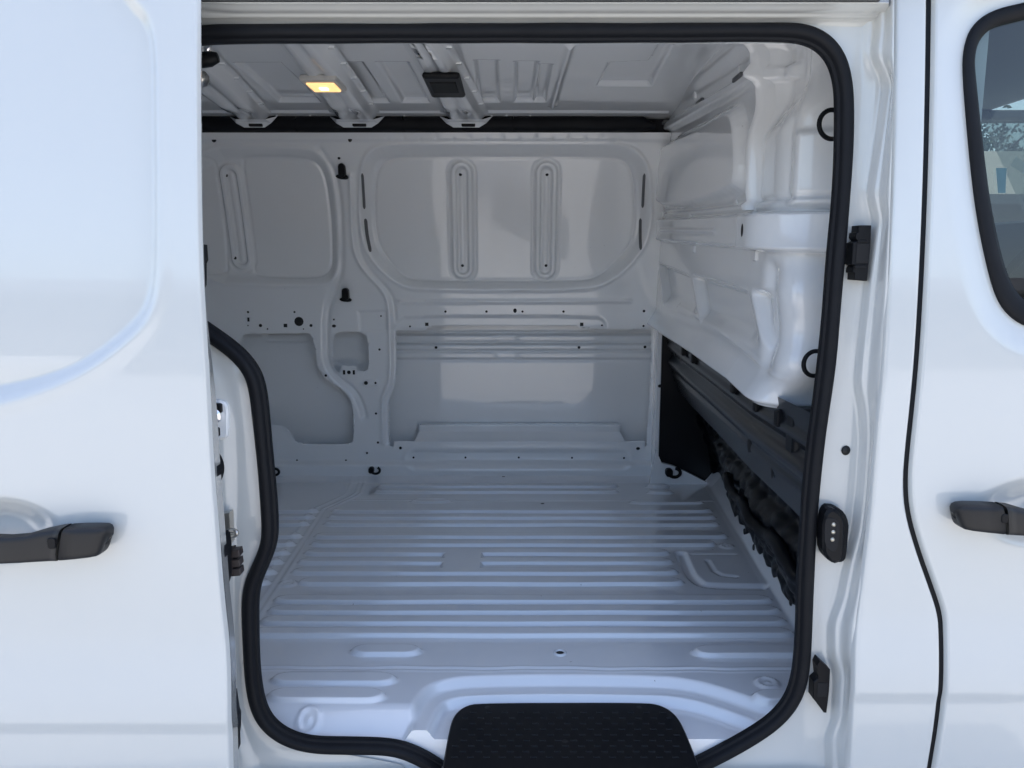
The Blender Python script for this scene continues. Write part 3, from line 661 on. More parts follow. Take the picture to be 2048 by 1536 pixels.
# roof bows: hat sections running across the van
def bow(far, near, drop=.040):
    (xl1, y1), (xr1, _) = rpt(far[0], 208, drop), rpt(far[1], 208, drop); (xl0, y0), (xr0, _) = rpt(near[0], 90, drop), rpt(near[1], 90, drop)
    cl = lambda y: (xl0 + (xl1 - xl0) * (y - y0) / (y1 - y0), xr0 + (xr1 - xr0) * (y - y0) / (y1 - y0))
    ysb = np.linspace(0.0, 1.475, 90); P = []
    for y in ysb:
        a, b = cl(y); m_ = (a + b) / 2; hw = (b - a) / 2; zr = float(Zr(y)); dd = drop * (1 - .42 * S((y - 1.22) / .2))
        prof = [(-hw - .030, .004), (-hw - .014, .005), (-hw - .008, .010), (-hw + .002, dd - .006), (-hw + .008, dd), (-hw + .02, dd), (-.014, dd), (-.008, dd - .005), (.008, dd - .005), (.014, dd), (hw - .02, dd), (hw - .008, dd), (hw - .002, dd - .006), (hw + .008, .010), (hw + .014, .005), (hw + .030, .004)]
        P.append([(m_ + q, y, zr - r_) for q, r_ in prof])
    o = surf('roof_bow', np.array(P), INNER, van, flip=False)
    # end bracket
    a, b = cl(1.475); zr = float(Zr(1.475)); de = drop * .58
    V = [(a - .006, 1.452, zr - de + .002), (b + .006, 1.452, zr - de + .002), (b + .004, 1.475, zr - de - .004), (a - .004, 1.475, zr - de - .004), (a + .010, 1.492, zr - de - .020), (b - .010, 1.492, zr - de - .020), (b + .040, 1.488, zr - .004), (b + .016, 1.484, zr - de - .006), (a - .040, 1.488, zr - .004), (a - .016, 1.484, zr - de - .006)]
    obj('bow_bracket', V, [(0, 1, 2, 3), (3, 2, 5, 4), (1, 6, 7, 2), (2, 7, 5), (0, 3, 9, 8), (3, 4, 9)], INNER, o, False)
    x = (a + b) / 2 + .008
    prism('bracket_slot', rrect(x, zr - de - .012, .05, .012, .004), 1.4795, 1.49, DARK, o, .001)
    for k in range(7):
        y = .35 + k * .16; aa_, bb_ = cl(y); box('spot_tab', (bb_ + .006, y, float(Zr(y)) - .009), (bb_ + .026, y + .016, float(Zr(y)) - .002), INNER, o, .002)
    return o, cl
bows = [bow((425, 492), (245, 360)), bow((652, 718), (560, 622)), bow((880, 940), (812, 862))]
# side header rail over the far wall: black soft trim in lengths, white cant rail above
xa, xb = -1.5, .525
yT, zT = 1.512, 1.427
segs = [-1.5, pY(592, 240, 1.5)[0], pY(808, 240, 1.5)[0], pY(1027, 240, 1.5)[0], .525]
for i in range(4):
    a, b = segs[i] + (.0008 if i else 0), segs[i + 1] - .0008
    n = 24; xx = np.linspace(a, b, n); prof = [(1.56, 1.438), (1.508, 1.436), (1.490, 1.425), (1.487, 1.405), (1.492, 1.388), (1.507, 1.379), (1.56, 1.377)]
    prof = chaikin(prof, 2, False); P = np.array([[(x, y, z) for y, z in prof] for x in xx])
    if i == 3:
        k = S((.525 - xx) / .05)[:, None]; P[..., 2] = 1.392 + (P[..., 2] - 1.392) * (.35 + .65 * k)
    surf('header_trim', P, RUBBER, van, flip=True)
for (x0, x1) in ((-1.5, .56),):
    n = 60; xx = np.linspace(x0, x1, n); prof = chaikin([(1.42, 1.438), (1.45, 1.428), (1.462, 1.438), (1.475, 1.441), (1.488, 1.434), (1.494, 1.445), (1.56, 1.45)], 2, False)
    surf('cant_rail', np.array([[(x, y, z) for y, z in prof] for x in xx]), INNER, van, flip=True)
for u in (553, 620, 983, 1060, 1013, 808):
    p = pY(u, 228, 1.488); plug(PLUG, 'rail_stud', tuple(p), .006, .008, van, None, .006).data = mesh_from('rail_stud', plugV, plugF, INNER)
# dome lamp on the second bow
bw, cl = bows[1]
u0 = rpt(605, 165, .04); ly = u0[1]; a, b = cl(ly); lx = (a + b) / 2 - .008; lz = float(Zr(ly)) - .040
lamp = box('dome_lamp', (lx - .052, ly - .075, lz - .012), (lx + .052, ly + .075, lz + .006), LAMPH, van, .006); lamp['label'] = 'lit dome lamp on a roof bow'
box('lamp_lens', (lx - .040, ly - .05, lz - .017), (lx + .040, ly + .05, lz - .008), LAMP, lamp, .004)
box('lamp_bulb', (lx - .012, ly - .012, lz - .0195), (lx + .012, ly + .012, lz - .016), LAMPB, lamp, .001)
# black latch cover on the third bow
bw, cl = bows[2]; q = rpt(890, 172, .04); ly = q[1]; a, b = cl(ly); lx = (a + b) / 2; lz = float(Zr(ly)) - .040
cov = box('roof_latch_cover', (lx - .050, ly - .16, lz - .014), (lx + .056, ly + .10, lz + .004), PLAST, van, .010); cov['label'] = 'black moulded cover on a roof bow'
box('latch_recess', (lx - .034, ly - .11, lz - .0165), (lx + .040, ly + .02, lz - .010), DARK, cov, .002)
# upper door roller arm near the top left
c = pY(412, 118, .06); 
arm = tube('roller_arm', [c + np.array([-.12, 0, -.004]), c + np.array([-.04, 0, -.006]), c + np.array([.008, 0, 0]), c + np.array([.022, 0, .003])], [.012, .014, .014, .009], PLAST, van)
tube('roller_pin', [pY(415, 84, .06), pY(415, 96, .06), pY(414, 112, .06)], [.007, .0065, .006], CHROME, arm)
q = pY(400, 158, .3); tube('roof_stud', [q, q + np.array([0.006, -.01, -.002])], .018, STEEL, van)

# ------------------------------------------------------------------ closing panels of the load bay
box('rear_door_panel', (-2.13, -.05, -.03), (-2.10, 1.75, 1.47), INNER, van)
box('near_side_panel', (-2.1, -.075, -.3), (-.66, -.045, 1.46), INNER, van)
box('outer_side_panel', (-2.13, 1.86, -.3), (.96, 1.90, 1.50), PAINT, van)
box('outer_roof', (-2.15, -.06, 1.502), (1.82, 1.90, 1.53), PAINT, van)
box('underbody', (-2.13, -.04, -.32), (2.5, 1.86, -.28), BLKMAT, van)
box('roof_edge_panel', (-2.13, -.072, 1.36), (1.82, -.05, 1.50), PAINT, van)
box('rear_closing_panel', (-2.16, -.06, -.3), (-2.131, 1.90, 1.50), PAINT, van)
box('header_light_block', (-1.52, 1.535, 1.36), (.62, 1.56, 1.47), RUBBER, van)  # added dark strip, keeps daylight out of the trim gaps
box('sill_panel', (-2.13, -.072, -.34), (2.5, -.045, -.10), PAINT, van)
xq = np.linspace(-.66, .70, 240); zq = floor_h(xq, np.full(240, -.022))
surf('sill_flange', np.stack([np.stack([xq, np.full(240, -.022), zq + .0005], -1), np.stack([xq, np.full(240, -.0235), np.minimum(zq - .02, -.06)], -1), np.stack([xq, np.full(240, -.0235), np.full(240, -.18)], -1)], 0), INNER, van)
# near roof rail (inside the header)
n = 40; xx = np.linspace(-.70, .66, n); prof = chaikin([(-.02, 1.278), (.0, 1.2785), (.008, 1.283), (.03, 1.33), (.02, 1.40), (.0, 1.47)], 2, False)
surf('inner_header', np.array([[(x, y, z) for y, z in prof] for x in xx]), INNER, van)

# ------------------------------------------------------------------ door seal
seal_px = [(345, 80), (400, 72), (450, 69), (700, 68), (1000, 67), (1300, 67), (1560, 65), (1610, 69), (1648, 88), (1673, 122), (1684, 165), (1687, 210), (1686, 300), (1680, 400), (1669, 520), (1655, 700), (1642, 800), (1629, 890), (1618, 1000), (1609, 1150), (1606, 1260), (1602, 1330), (1592, 1378), (1572, 1414), (1540, 1446), (1490, 1478), (1435, 1508), (1380, 1535), (1320, 1556), (1250, 1566), (1000, 1566), (930, 1558), (885, 1540), (850, 1516), (805, 1496), (765, 1490), (690, 1489), (630, 1488), (582, 1477), (545, 1454), (523, 1425), (511, 1385), (505, 1330), (502, 1240), (502, 1195), (508, 1160), (524, 1126), (538, 1090), (542, 1062), (539, 1000), (533, 930), (526, 860), (520, 800), (514, 765), (505, 742), (486, 716), (456, 690), (412, 660), (370, 632), (335, 590), (318, 540), (312, 450), (312, 200), (318, 120)]
sp = np.array([pY(u, v, SEALY)[[0, 2]] for u, v in seal_px])
sp = chaikin(sp, 3, True)
s = np.r_[0, np.cumsum(np.linalg.norm(np.diff(np.vstack([sp, sp[:1]]), axis=0), axis=1))]
tq = np.arange(0, s[-1], .006); spc = np.vstack([sp, sp[:1]]); sp = np.stack([np.interp(tq, s, spc[:, i]) for i in (0, 1)], 1)
for _ in range(3): sp = (np.roll(sp, 1, 0) + 2 * sp + np.roll(sp, -1, 0)) / 4
T = np.roll(sp, -1, 0) - np.roll(sp, 1, 0); T /= np.linalg.norm(T, axis=1, keepdims=True)
N = np.stack([-T[:, 1], T[:, 0]], 1)   # path runs clockwise in the photo: outward normal
prof = chaikin([(.0180, -.006), (.0190, .008), (.0160, .0185), (.008, .0240), (-.002, .0245), (-.008, .0200), (-.0105, .0135), (-.0120, .0105), (-.0145, .0105), (-.0175, .0085), (-.0185, .004), (-.0180, -.006)], 2, False)
prof = prof * np.array([.80, .82]); wav = 1 + .02 * np.sin(tq * 31) + .015 * np.sin(tq * 12.3)
P = np.stack([sp[:, None, 0] + N[:, None, 0] * prof[None, :, 0] * wav[:, None], SEALY - np.broadcast_to(prof[None, :, 1], (len(sp), len(prof))), sp[:, None, 1] + N[:, None, 1] * prof[None, :, 0] * wav[:, None]], -1)
P = np.concatenate([P, P[:1]], 0)
seal = surf('door_seal', P, RUBBER, van, wrap=False); seal['label'] = 'thick black rubber seal round the side door opening'
SEALPOLY = sp.copy()

# ------------------------------------------------------------------ body outer skin
def skinY(z, base):
    z = np.asarray(z, float)
    y = base + .060 * np.clip((z - .62) / .75, 0, 2) ** 1.7          # tumblehome
    y = y + .010 * S((.50 - z) / .25) - .012 * S((.27 - z) / .16)    # waist and lower flare
    y = y + .030 * np.clip(.105 - z, 0, 1) ** 1.0 + .003 * S((.115 - z) / .03)
    return y
BASE = -.105; DBASE = -.200
def spt(u, v, base):
    Y = base
    for _ in range(8): p = pY(u, v, Y); Y = float(skinY(p[2], base))
    return p[0], p[2]
def curve(pts, base):
    q = np.array([spt(u, v, base) for u, v in pts]); q = chaikin(q, 2, False); q = q[np.argsort(q[:, 1])]
    return lambda z: np.interp(z, q[:, 1], q[:, 0])
skin_edge = curve([(1789, -60), (1788, 0), (1787, 200), (1781, 400), (1775, 600), (1766, 750), (1757, 830), (1747, 950), (1738, 1050), (1725, 1150), (1713, 1230), (1707, 1300), (1703, 1400), (1696, 1536), (1690, 1620)], BASE)
gap_px = [(1864, -60), (1863, 0), (1861, 150), (1855, 400), (1840, 700), (1831, 800), (1820, 900), (1815, 970), (1820, 1030), (1840, 1100), (1868, 1178), (1884, 1225), (1888, 1262), (1887, 1380), (1878, 1450), (1864, 1536), (1850, 1620)]
gapc = curve(gap_px, BASE)
ZS = np.linspace(-.12, 1.36, 420)
def edge_roll(d, r=.007, a=.010): return a * np.clip(1 - d / r, 0, 1) ** 2
def panel(name, xl, xr, base, extra, cuts, mat_, ncol, rl=True, rr=True, zs=ZS):
    L = xl(zs); Rr = xr(zs); u = np.linspace(0, 1, ncol)
    u = np.unique(np.r_[u, np.linspace(0, .03, 9), np.linspace(.97, 1, 9)])
    A = L[:, None] + (Rr - L)[:, None] * u[None]; B = np.repeat(zs[:, None], len(u), 1); keep = None
    if cuts: A, B, keep = cut_grid(A, B, cuts)
    Y = skinY(B, base)
    if extra is not None: Y = Y + extra(A, B)
    if rl: Y = Y + edge_roll(A - xl(B))
    if rr: Y = Y + edge_roll(xr(B) - A)
    return surf(name, np.stack([A, Y, B], -1), mat_, van, keep)
pil = panel('pillar_panel', skin_edge, lambda z: gapc(z) - .0045, BASE, None, None, PAINT, 24)
pil['label'] = 'white outer pillar panel beside the opening'
win_out = chaikin(np.array([spt(u, v, BASE) for u, v in ((2560, 300), (2470, 60), (2380, -22), (2250, -20), (2120, -8), (2048, 8), (1990, 22), (1953, 52), (1938, 95), (1937, 150), (1950, 300), (1964, 420), (1984, 520), (2002, 585), (2024, 622), (2060, 648), (2130, 665), (2300, 672), (2560, 674), (2620, 640))]), 2)
win_in = chaikin(np.array([spt(u, v, BASE) for u, v in ((2535, 300), (2445, 75), (2360, 10), (2250, 10), (2120, 18), (2048, 35), (2000, 47), (1969, 74), (1959, 110), (1963, 160), (1978, 300), (1991, 400), (2009, 490), (2027, 552), (2050, 592), (2080, 612), (2140, 628), (2300, 634), (2550, 636), (2590, 615))]), 2)
fdh = [np.array(spt(2070, 1030, BASE))]
def scoop(c, rx, rz, a):
    return lambda x, z: a * S(1.25 - np.sqrt(((x - c[0]) / rx) ** 2 + (np.abs(z - c[1]) / rz) ** 2.2))
sc_r = scoop(np.array(spt(2110, 1025, BASE)), .125, .062, .030)
def fd_extra(x, z):
    s = sdf_poly(x, z, win_out, .15)
    return sc_r(x, z) + .012 * (1 - S((s - .004) / .055))
fd = panel('front_door', lambda z: gapc(z) + .0045, lambda z: np.full_like(z, 1.72) + 0 * z, BASE, fd_extra, [lambda a, b: sdf_poly(a, b, win_out, .05)], PAINT, 300, True, False)
fd['label'] = 'white front door of the van'
# rubber in the shut line
zz = ZS; gx = gapc(zz); P = np.stack([np.stack([gx - .012, skinY(zz, BASE) + .012, zz], -1), np.stack([gx, skinY(zz, BASE) + .010, zz], -1), np.stack([gx + .012, skinY(zz, BASE) + .012, zz], -1)], 1)
surf('shut_line_rubber', P, RUBBER, van)
# window surround and glass
n = len(win_out); wi = win_in
P = np.zeros((n + 1, 6, 3))
for k, (f, dy) in enumerate(((-.20, .014), (-.17, .006), (0.0, .003), (.6, .006), (.95, .013), (1.0, .024))):
    q = win_out + (wi - win_out) * f; q = np.vstack([q, q[:1]]); P[:, k, 0] = q[:, 0]; P[:, k, 1] = skinY(q[:, 1], BASE) + dy; P[:, k, 2] = q[:, 1]
surf('window_surround', P, RUBBER, fd, flip=False)
zg = np.linspace(win_out[:, 1].min() + .01, win_out[:, 1].max() - .002, 24); xg = np.linspace(win_out[:, 0].min() - .002, 1.66, 40)
A, B = np.meshgrid(xg, zg); A = A + 0; k = sdf_poly(A, B, win_out, .3)
surf('window_glass', np.stack([A, skinY(B, BASE) + .020, B], -1), GLASS, fd)

# ------------------------------------------------------------------ door handles
def loft(name, st, mat_, parent, n=28, e=5.0):
    """st: list of (x, zc, hz, yc, hy, shear) superellipse stations along X"""
    a = np.linspace(0, 2 * math.pi, n, endpoint=False); P = []
    for x, zc, hz, yc, hy, sh in st:
        c = np.sign(np.cos(a)) * np.abs(np.cos(a)) ** (2 / e); s_ = np.sign(np.sin(a)) * np.abs(np.sin(a)) ** (2 / e)
        P.append(np.stack([x + sh * s_, yc + hy * c, zc + hz * s_], -1))
    P = np.array(P); m = len(st); V = P.reshape(-1, 3); F = gridfaces(m, n, True).tolist() + [list(range(n)), list(range((m - 1) * n, m * n))[::-1]]
    o = obj(name, V, F, mat_, parent); return o
def handle(parent, base, px, mirror):
    """px: stations (u, v_top, v_bot, stand-off)"""
    def stn(seq, sh=0):
        out = []
        for (u, vt, vb, yo, hy) in seq:
            x1, z1 = spt(u, vt, base - .008); x2, z2 = spt(u, vb, base - .008); zc = (z1 + z2) / 2; y = float(skinY(zc, base)) - yo
            out.append(((x1 + x2) / 2, zc, abs(z1 - z2) / 2, y, hy, sh))
        return out
    cap, grip, sh = px
    loft('handle_cap', stn(cap, sh[0]), HANDLE, parent); g_ = loft('door_handle', stn(grip, sh[1]), HANDLE, parent); return g_

# ------------------------------------------------------------------ sliding door
door_edge = curve([(396, -60), (397, 0), (397, 250), (400, 480), (404, 580), (410, 680), (416, 770), (425, 950), (434, 1050), (445, 1200), (455, 1290), (459, 1370), (461, 1460), (463, 1536), (465, 1620)], DBASE)
rec = np.array([spt(u, v, DBASE) for u, v in ((-900, -120), (200, -110), (262, -12), (300, 25), (318, 80), (320, 200), (322, 420), (320, 560), (308, 618), (280, 662), (200, 728), (120, 772), (0, 812), (-200, 842), (-900, 850))])
rec = chaikin(rec, 2)
sc_l = scoop(np.array(spt(-5, 1062, DBASE)), .090, .052, .030)
def sd_extra(x, z):
    s = sdf_poly(x, z, rec, .15)
    low = S((.75 - z) / .10)
    return sc_l(x, z) + (.014 + .016 * low) * S(-s / (.022 + .020 * low)) - .002 * G(s - .004, .012) + .0006 * np.sin(x * 6 + z * 4)
sdoor = panel('sliding_door', lambda z: np.full_like(z, -1.62), door_edge, DBASE, sd_extra, None, PAINT, 330, False, True)
sdoor['label'] = 'white sliding door slid back to the left'
# hem and inner return of the door edge
zz = ZS; ex = door_edge(zz); y0 = skinY(zz, DBASE) + .010; rd = .001 + .023 * S((.86 - zz) / .25)
P = np.stack([np.stack([ex, y0, zz], -1), np.stack([ex - .001, y0 + .006, zz], -1), np.stack([ex - .004, y0 + .010, zz], -1), np.stack([ex - .004, y0 + .011 + rd, zz], -1), np.stack([ex - .012 - .02 * (1 - rd / .024), y0 + .020 + rd, zz], -1), np.stack([ex - .10, y0 + .050, zz], -1)], 1)
surf('door_edge_return', P, PAINT, sdoor)
Pi = np.stack([np.stack([np.full_like(zz, x_), skinY(zz, DBASE) + .062, zz], -1) for x_ in (-1.62, -1.1, float(ex.min()) - .06)], 1)
surf('door_inner_panel', Pi, INNER, sdoor, flip=True)
gl = [(-150, 1062, 1106, .010, .010), (-110, 1058, 1110, .026, .013), (-40, 1057, 1110, .036, .013), (40, 1058, 1109, .040, .013), (75, 1056, 1108, .038, .014), (105, 1048, 1107, .034, .017), (130, 1044, 1106, .031, .020), (143, 1043, 1106, .030, .021)]
cl_ = [(149, 1043, 1105, .030, .021), (175, 1042, 1104, .028, .020), (203, 1042, 1101, .027, .020), (217, 1043, 1099, .026, .019), (223, 1046, 1096, .025, .017), (226.5, 1051, 1091, .024, .013), (228, 1058, 1084, .023, .007), (228.4, 1063, 1079, .0228, .004)]
handle(sdoor, DBASE, (cl_, gl, (.006, .006)), False)
q = spt(104, 1086, DBASE - .05); prism('key_button', rrect(q[0], q[1], .013, .018, .004), DBASE - .0520, DBASE - .03, PLAST, sdoor, .001)
gr = [(1987, 1000, 1056, .030, .021), (2005, 1002, 1057, .031, .020), (2030, 1009, 1058, .034, .017), (2060, 1016, 1060, .038, .014), (2110, 1019, 1061, .040, .013), (2190, 1018, 1061, .030, .013), (2230, 1020, 1058, .010, .010)]
cr_ = [(1897.6, 1018, 1030, .0222, .004), (1898, 1016, 1033, .022, .007), (1899.5, 1009, 1040, .023, .013), (1903, 1004, 1045, .024, .017), (1909, 1001, 1048, .025, .019), (1922, 999, 1050, .027, .020), (1950, 999, 1053, .028, .020), (1980, 1000, 1055, .030, .021)]
handle(fd, BASE, (cr_, gr, (-.004, -.004)), True)
q = spt(2009, 1037, BASE - .05); prism('key_button', rrect(q[0], q[1], .012, .016, .004), BASE - .0515, BASE - .03, PLAST, fd, .001)

# ------------------------------------------------------------------ jambs and header around the opening
def strip(name, vs, lines, prof, parent, mat_, per=10):
    """vs: photo rows; lines: list of (list of (v,u)) across the jamb; prof: depth of each line. Surface on real depths."""
    U = np.stack([np.interp(vs, [a for a, _ in l], [b for _, b in l]) for l in lines], 1)
    k = np.ones(7) / 7
    for j in range(U.shape[1]):
        e = np.pad(U[:, j], 3, mode='edge'); U[:, j] = np.convolve(e, k, 'valid')
    K = len(lines); tt = np.linspace(0, K - 1, (K - 1) * per + 1); P = []
    for i, v in enumerate(vs):
        u = np.interp(tt, range(K), U[i]); d = np.array([prof(i_, v) for i_ in range(K)])
        j = np.clip(tt.astype(int), 0, K - 2); f = tt - j; Yv = d[j] + (d[j + 1] - d[j]) * S(f)
        P.append([pY(a, v, b) for a, b in zip(u, Yv)])
    return surf(name, np.array(P), mat_, parent, flip=True)
vs = np.arange(-40, 1600, 5.0)
L0 = [(-40, 1560), (40, 1575), (62, 1625), (85, 1655), (120, 1680), (165, 1690), (210, 1692), (300, 1688), (400, 1682), (520, 1671), (700, 1657), (800, 1644), (900, 1630), (1000, 1620), (1150, 1612), (1260, 1608), (1340, 1602), (1400, 1578), (1450, 1530), (1500, 1440), (1536, 1380), (1600, 1300)]
L1 = [(-40, 1722), (100, 1722), (210, 1722), (400, 1712), (520, 1700), (700, 1684), (800, 1672), (900, 1655), (1000, 1645), (1150, 1637), (1260, 1630), (1340, 1628), (1400, 1622), (1450, 1605), (1600, 1590)]
L2 = [(-40, 1742), (60, 1742), (110, 1735), (165, 1760), (230, 1752), (300, 1742), (390, 1728), (440, 1740), (575, 1722), (700, 1708), (768, 1702), (818, 1712), (880, 1715), (983, 1708), (1060, 1700), (1138, 1680), (1198, 1668), (1248, 1650), (1308, 1650), (1348, 1664), (1443, 1658), (1468, 1644), (1600, 1650)]
L3 = [(v, u + 24) for v, u in L2]
L4 = [(-40, 1789), (200, 1787), (400, 1781), (600, 1775), (750, 1766), (830, 1757), (950, 1747), (1050, 1738), (1150, 1725), (1230, 1713), (1300, 1707), (1400, 1703), (1536, 1696), (1600, 1690)]
def jprof(i, v):
    return (-.030, -.028, -.034, -.060, -.092)[i]
strip_o = strip('front_jamb', vs, [L0, L1, L2, L3, L4], jprof, van, PAINT, 10)
strip_o['label'] = 'white pressed door jamb on the right of the opening'
# rear jamb (left)
K0 = [(500, 330), (590, 352), (640, 400), (679, 425), (707, 464), (732, 490), (758, 505), (796, 512), (847, 517), (923, 525), (1000, 532), (1062, 535), (1092, 532), (1128, 515), (1158, 502), (1201, 496), (1302, 498), (1379, 503), (1424, 511), (1457, 532), (1483, 562), (1500, 600), (1509, 660), (1516, 800), (1600, 840)]
K1 = [(500, 310), (640, 360), (707, 425), (758, 462), (847, 478), (923, 480), (1062, 478), (1158, 470), (1302, 470), (1424, 478), (1483, 500), (1536, 530), (1600, 560)]
K2 = [(500, 290), (707, 380), (847, 432), (923, 440), (1062, 452), (1158, 452), (1302, 458), (1424, 466), (1536, 480), (1600, 480)]
K3 = [(500, 250), (707, 350), (847, 400), (923, 415), (1062, 425), (1302, 436), (1536, 440), (1600, 440)]
rj = strip('rear_jamb', np.arange(500, 1600, 5.0), [K0, K1, K2, K3], lambda i, v: (-.028, -.034, -.046, -.078)[i], van, PAINT, 10)
rj['label'] = 'white door jamb on the left of the opening'
# bottom sill in front of the seal
q0, q1 = pY(430, 1480, -.03)[0], .62
# header
hv = [(46, -.028), (40, -.034), (34, -.048), (27, -.052), (22, -.066), (12, -.078), (5, -.090), (4, -.085), (-2, -.080)]
uu = np.linspace(300, 1778, 130); P = []
for u in uu:
    lift = 16 * S((480 - u) / 120) if u < 480 else 0
    row_ = []
    hvd = chaikin([(a + (8 if i == 0 else 0), b) for i, (a, b) in enumerate(hv)], 2, False)
    for a, b in hvd: row_.append(pY(u, a - (lift * .5 if 8 < a < 34 else 0), b))
    P.append(row_)
hd = surf('door_header', np.array(P), PAINT, van, flip=False); hd['label'] = 'white roof rail above the door opening'
pa, pb = pY(300, 4, -.088), pY(1760, 4, -.088)
box('roof_drip_strip', (pa[0], -.10, pa[2] + .001), (pb[0], -.06, pa[2] + .03), GREY, van, .002)

# fittings on the right jamb
def pxpoly(pts, Y, org=None, scl=1.0):
    if org is not None: pts = [(org[0] + a * scl, org[1] + b * scl) for a, b in pts]
    return np.array([pY(u, v, Y)[[0, 2]] for u, v in pts])
k_ = 140 / 1195
lat = prism('upper_striker_housing', chaikin(pxpoly([(680, 260), (890, 260), (880, 560), (815, 1215), (600, 1195), (605, 1075), (570, 1070), (575, 990), (610, 950), (550, 925), (575, 560), (665, 520), (620, 460), (630, 385), (670, 375)], -.06, (1640, 420), k_), 0), -.058, -.02, PLAST, van, .0015)
prism('housing_recess', pxpoly([(630, 570), (840, 570), (815, 905), (605, 905)], -.058, (1640, 420), k_), -.0592, -.05, DARK, lat, .0005)
prism('housing_plate', pxpoly([(650, 520), (820, 500), (830, 550), (650, 555)], -.062, (1640, 420), k_), -.061, -.05, PLAST, lat, .001)
prism('housing_plate', pxpoly([(600, 950), (800, 930), (790, 1000), (600, 1010)], -.062, (1640, 420), k_), -.061, -.05, PLAST, lat, .001)
k2 = 560 / 2048
lo = prism('lower_striker_housing', chaikin(pxpoly([(1100, 630), (1178, 700), (1170, 860), (1150, 1018), (1130, 1015), (1075, 940), (1050, 910), (1055, 790), (1090, 760), (1080, 670)], -.055, (1340, 1150), k2), 0), -.052, -.02, PLAST, van, .0015)
prism('housing_recess', pxpoly([(1088, 800), (1162, 800), (1156, 900), (1082, 900)], -.058, (1340, 1150), k2), -.0532, -.045, DARK, lo, .0005)
p = pY(1692, 901, -.034); plug(PLUG, 'jamb_plug', tuple(p), .0085, .0095, van, None, .012)
cb = prism('contact_plate', chaikin(pxpoly([(470, 285), (560, 290), (620, 290), (750, 370), (825, 560), (815, 720), (780, 1150), (720, 1220), (640, 1225), (560, 1240), (420, 1150), (350, 960), (380, 430)], -.05, (1600, 980), k_), 1), -.058, -.02, RUBBER, van, .006)
prism('contact_plate_face', chaikin(pxpoly([(470, 290), (560, 300), (670, 380), (740, 560), (735, 720), (700, 1130), (640, 1220), (560, 1240), (420, 1150), (350, 960), (380, 430)], -.06, (1600, 980), k_), 1), -.070, -.05, PLAST, cb, .006)
prism('contact_recess', chaikin(pxpoly([(450, 470), (590, 480), (680, 540), (660, 900), (590, 1075), (420, 970), (415, 600)], -.07, (1600, 980), k_), 1), -.0715, -.06, DARK, cb, .0005)
for (a, b) in ((575, 590), (567, 717), (555, 845)):
    q = pY(1600 + a * k_, 980 + b * k_, -.0715); plug(PLUG, 'contact_pin', tuple(q), .0042, .0044, cb, None, .010).data = mesh_from('contact_pin', plugV, plugF, BRASS)

# fittings on the left jamb and door edge
pk = prism('latch_pocket', chaikin(pxpoly([(415, 800), (445, 801), (455, 815), (455, 872), (448, 880), (415, 882)], -.05), 1), -.049, -.02, INNER, van, .004)
q = pY(430, 832, -.055); prism('pocket_buffer', rrect(q[0], q[2], .022, .026, .010), -.062, -.045, CHROME, pk, .004); prism('buffer_rubber', rrect(q[0] - .002, q[2], .013, .018, .006), -.066, -.05, RUBBER, pk, .003)
q = pY(433, 817, -.055); prism('pocket_hook', rrect(q[0], q[2], .018, .018, .004), -.058, -.045, PLAST, pk, .002)
stk = prism('latch_striker', pxpoly([(447, 1027), (459, 1025), (462, 1085), (460, 1090), (452, 1092), (449, 1060)], -.07), -.072, -.05, STEEL, van, .001)
a_ = pY(454, 1062, -.075); b_ = pY(475, 1066, -.095); c_ = pY(456, 1074, -.075)
tube('striker_loop', chaikin([a_, pY(468, 1060, -.09), b_, pY(468, 1072, -.09), c_], 2, False), .0042, STEEL, stk)
dc = prism('door_contact_block', chaikin(pxpoly([(440, 1070), (447, 1067), (452, 1072), (455, 1095), (455, 1160), (447, 1184), (443, 1182)], -.15), 0), -.165, -.13, PLAST, van, .002)
mb = pxpoly([(441, 1106), (460, 1102), (463, 1150), (461, 1154), (443, 1157)], -.13); prism('contact_body', mb, -.155, -.10, BROWN, dc, .002)
for v0, sh in ((1098, 0), (1117, 1), (1135, 2)):
    prism('contact_finger', pxpoly([(456 + sh * .5, v0 + 2), (479 + sh, v0), (481 + sh, v0 + 12), (479 + sh, v0 + 15), (457 + sh * .5, v0 + 17)], -.12), -.125, -.105, BROWN, dc, .0015)
prism('door_buffer', chaikin(pxpoly([(419, 905), (426, 905), (438, 925), (441, 945), (436, 965), (425, 980), (421, 960)], -.16), 1), -.175, -.14, RUBBER, van, .004)
q = pY(429, 867, -.155); prism('door_edge_plug', rrect(q[0], q[2], .008, .016, .003), -.165, -.14, PLUGHOLE, van, .001)
prism('lower_roller_cover', pxpoly([(458, 1400), (464, 1440), (467, 1448), (467, 1475), (465, 1490), (466, 1515), (462, 1525), (459, 1480)], -.16), -.18, -.12, PLAST, van, .002)
prism('door_stop_pad', chaikin(pxpoly([(396, 488), (405, 489), (407, 520), (404, 527), (404, 570), (400, 580), (396, 560)], -.15), 0), -.175, -.13, RUBBER, van, .001)

# ------------------------------------------------------------------ cab seen through the front door window
box('cab_headliner', (.66, -.0, 1.475), (1.82, 1.75, 1.50), HEADL, van, .005)
box('cab_back_panel', (.96, .33, -.2), (.975, 1.7, 1.47), GREY, van)
box('cab_floor', (.96, 0, -.25), (2.6, 1.7, -.2), GREY, van)
box('cab_inner_door', (.96, -.02, -.2), (2.3, -.005, .52), GREY, van)
box('front_fender', (1.726, -.105, -.3), (2.9, -.06, .60), PAINT, van, .02)
box('bonnet', (2.3, -.058, .40), (3.0, 1.86, .60), PAINT, van, .05)
obj('windscreen', [(2.32, -.02, .62), (2.32, 1.72, .62), (1.80, 1.66, 1.47), (1.80, .04, 1.47)], [(0, 1, 2, 3)], GLASS, van, False)
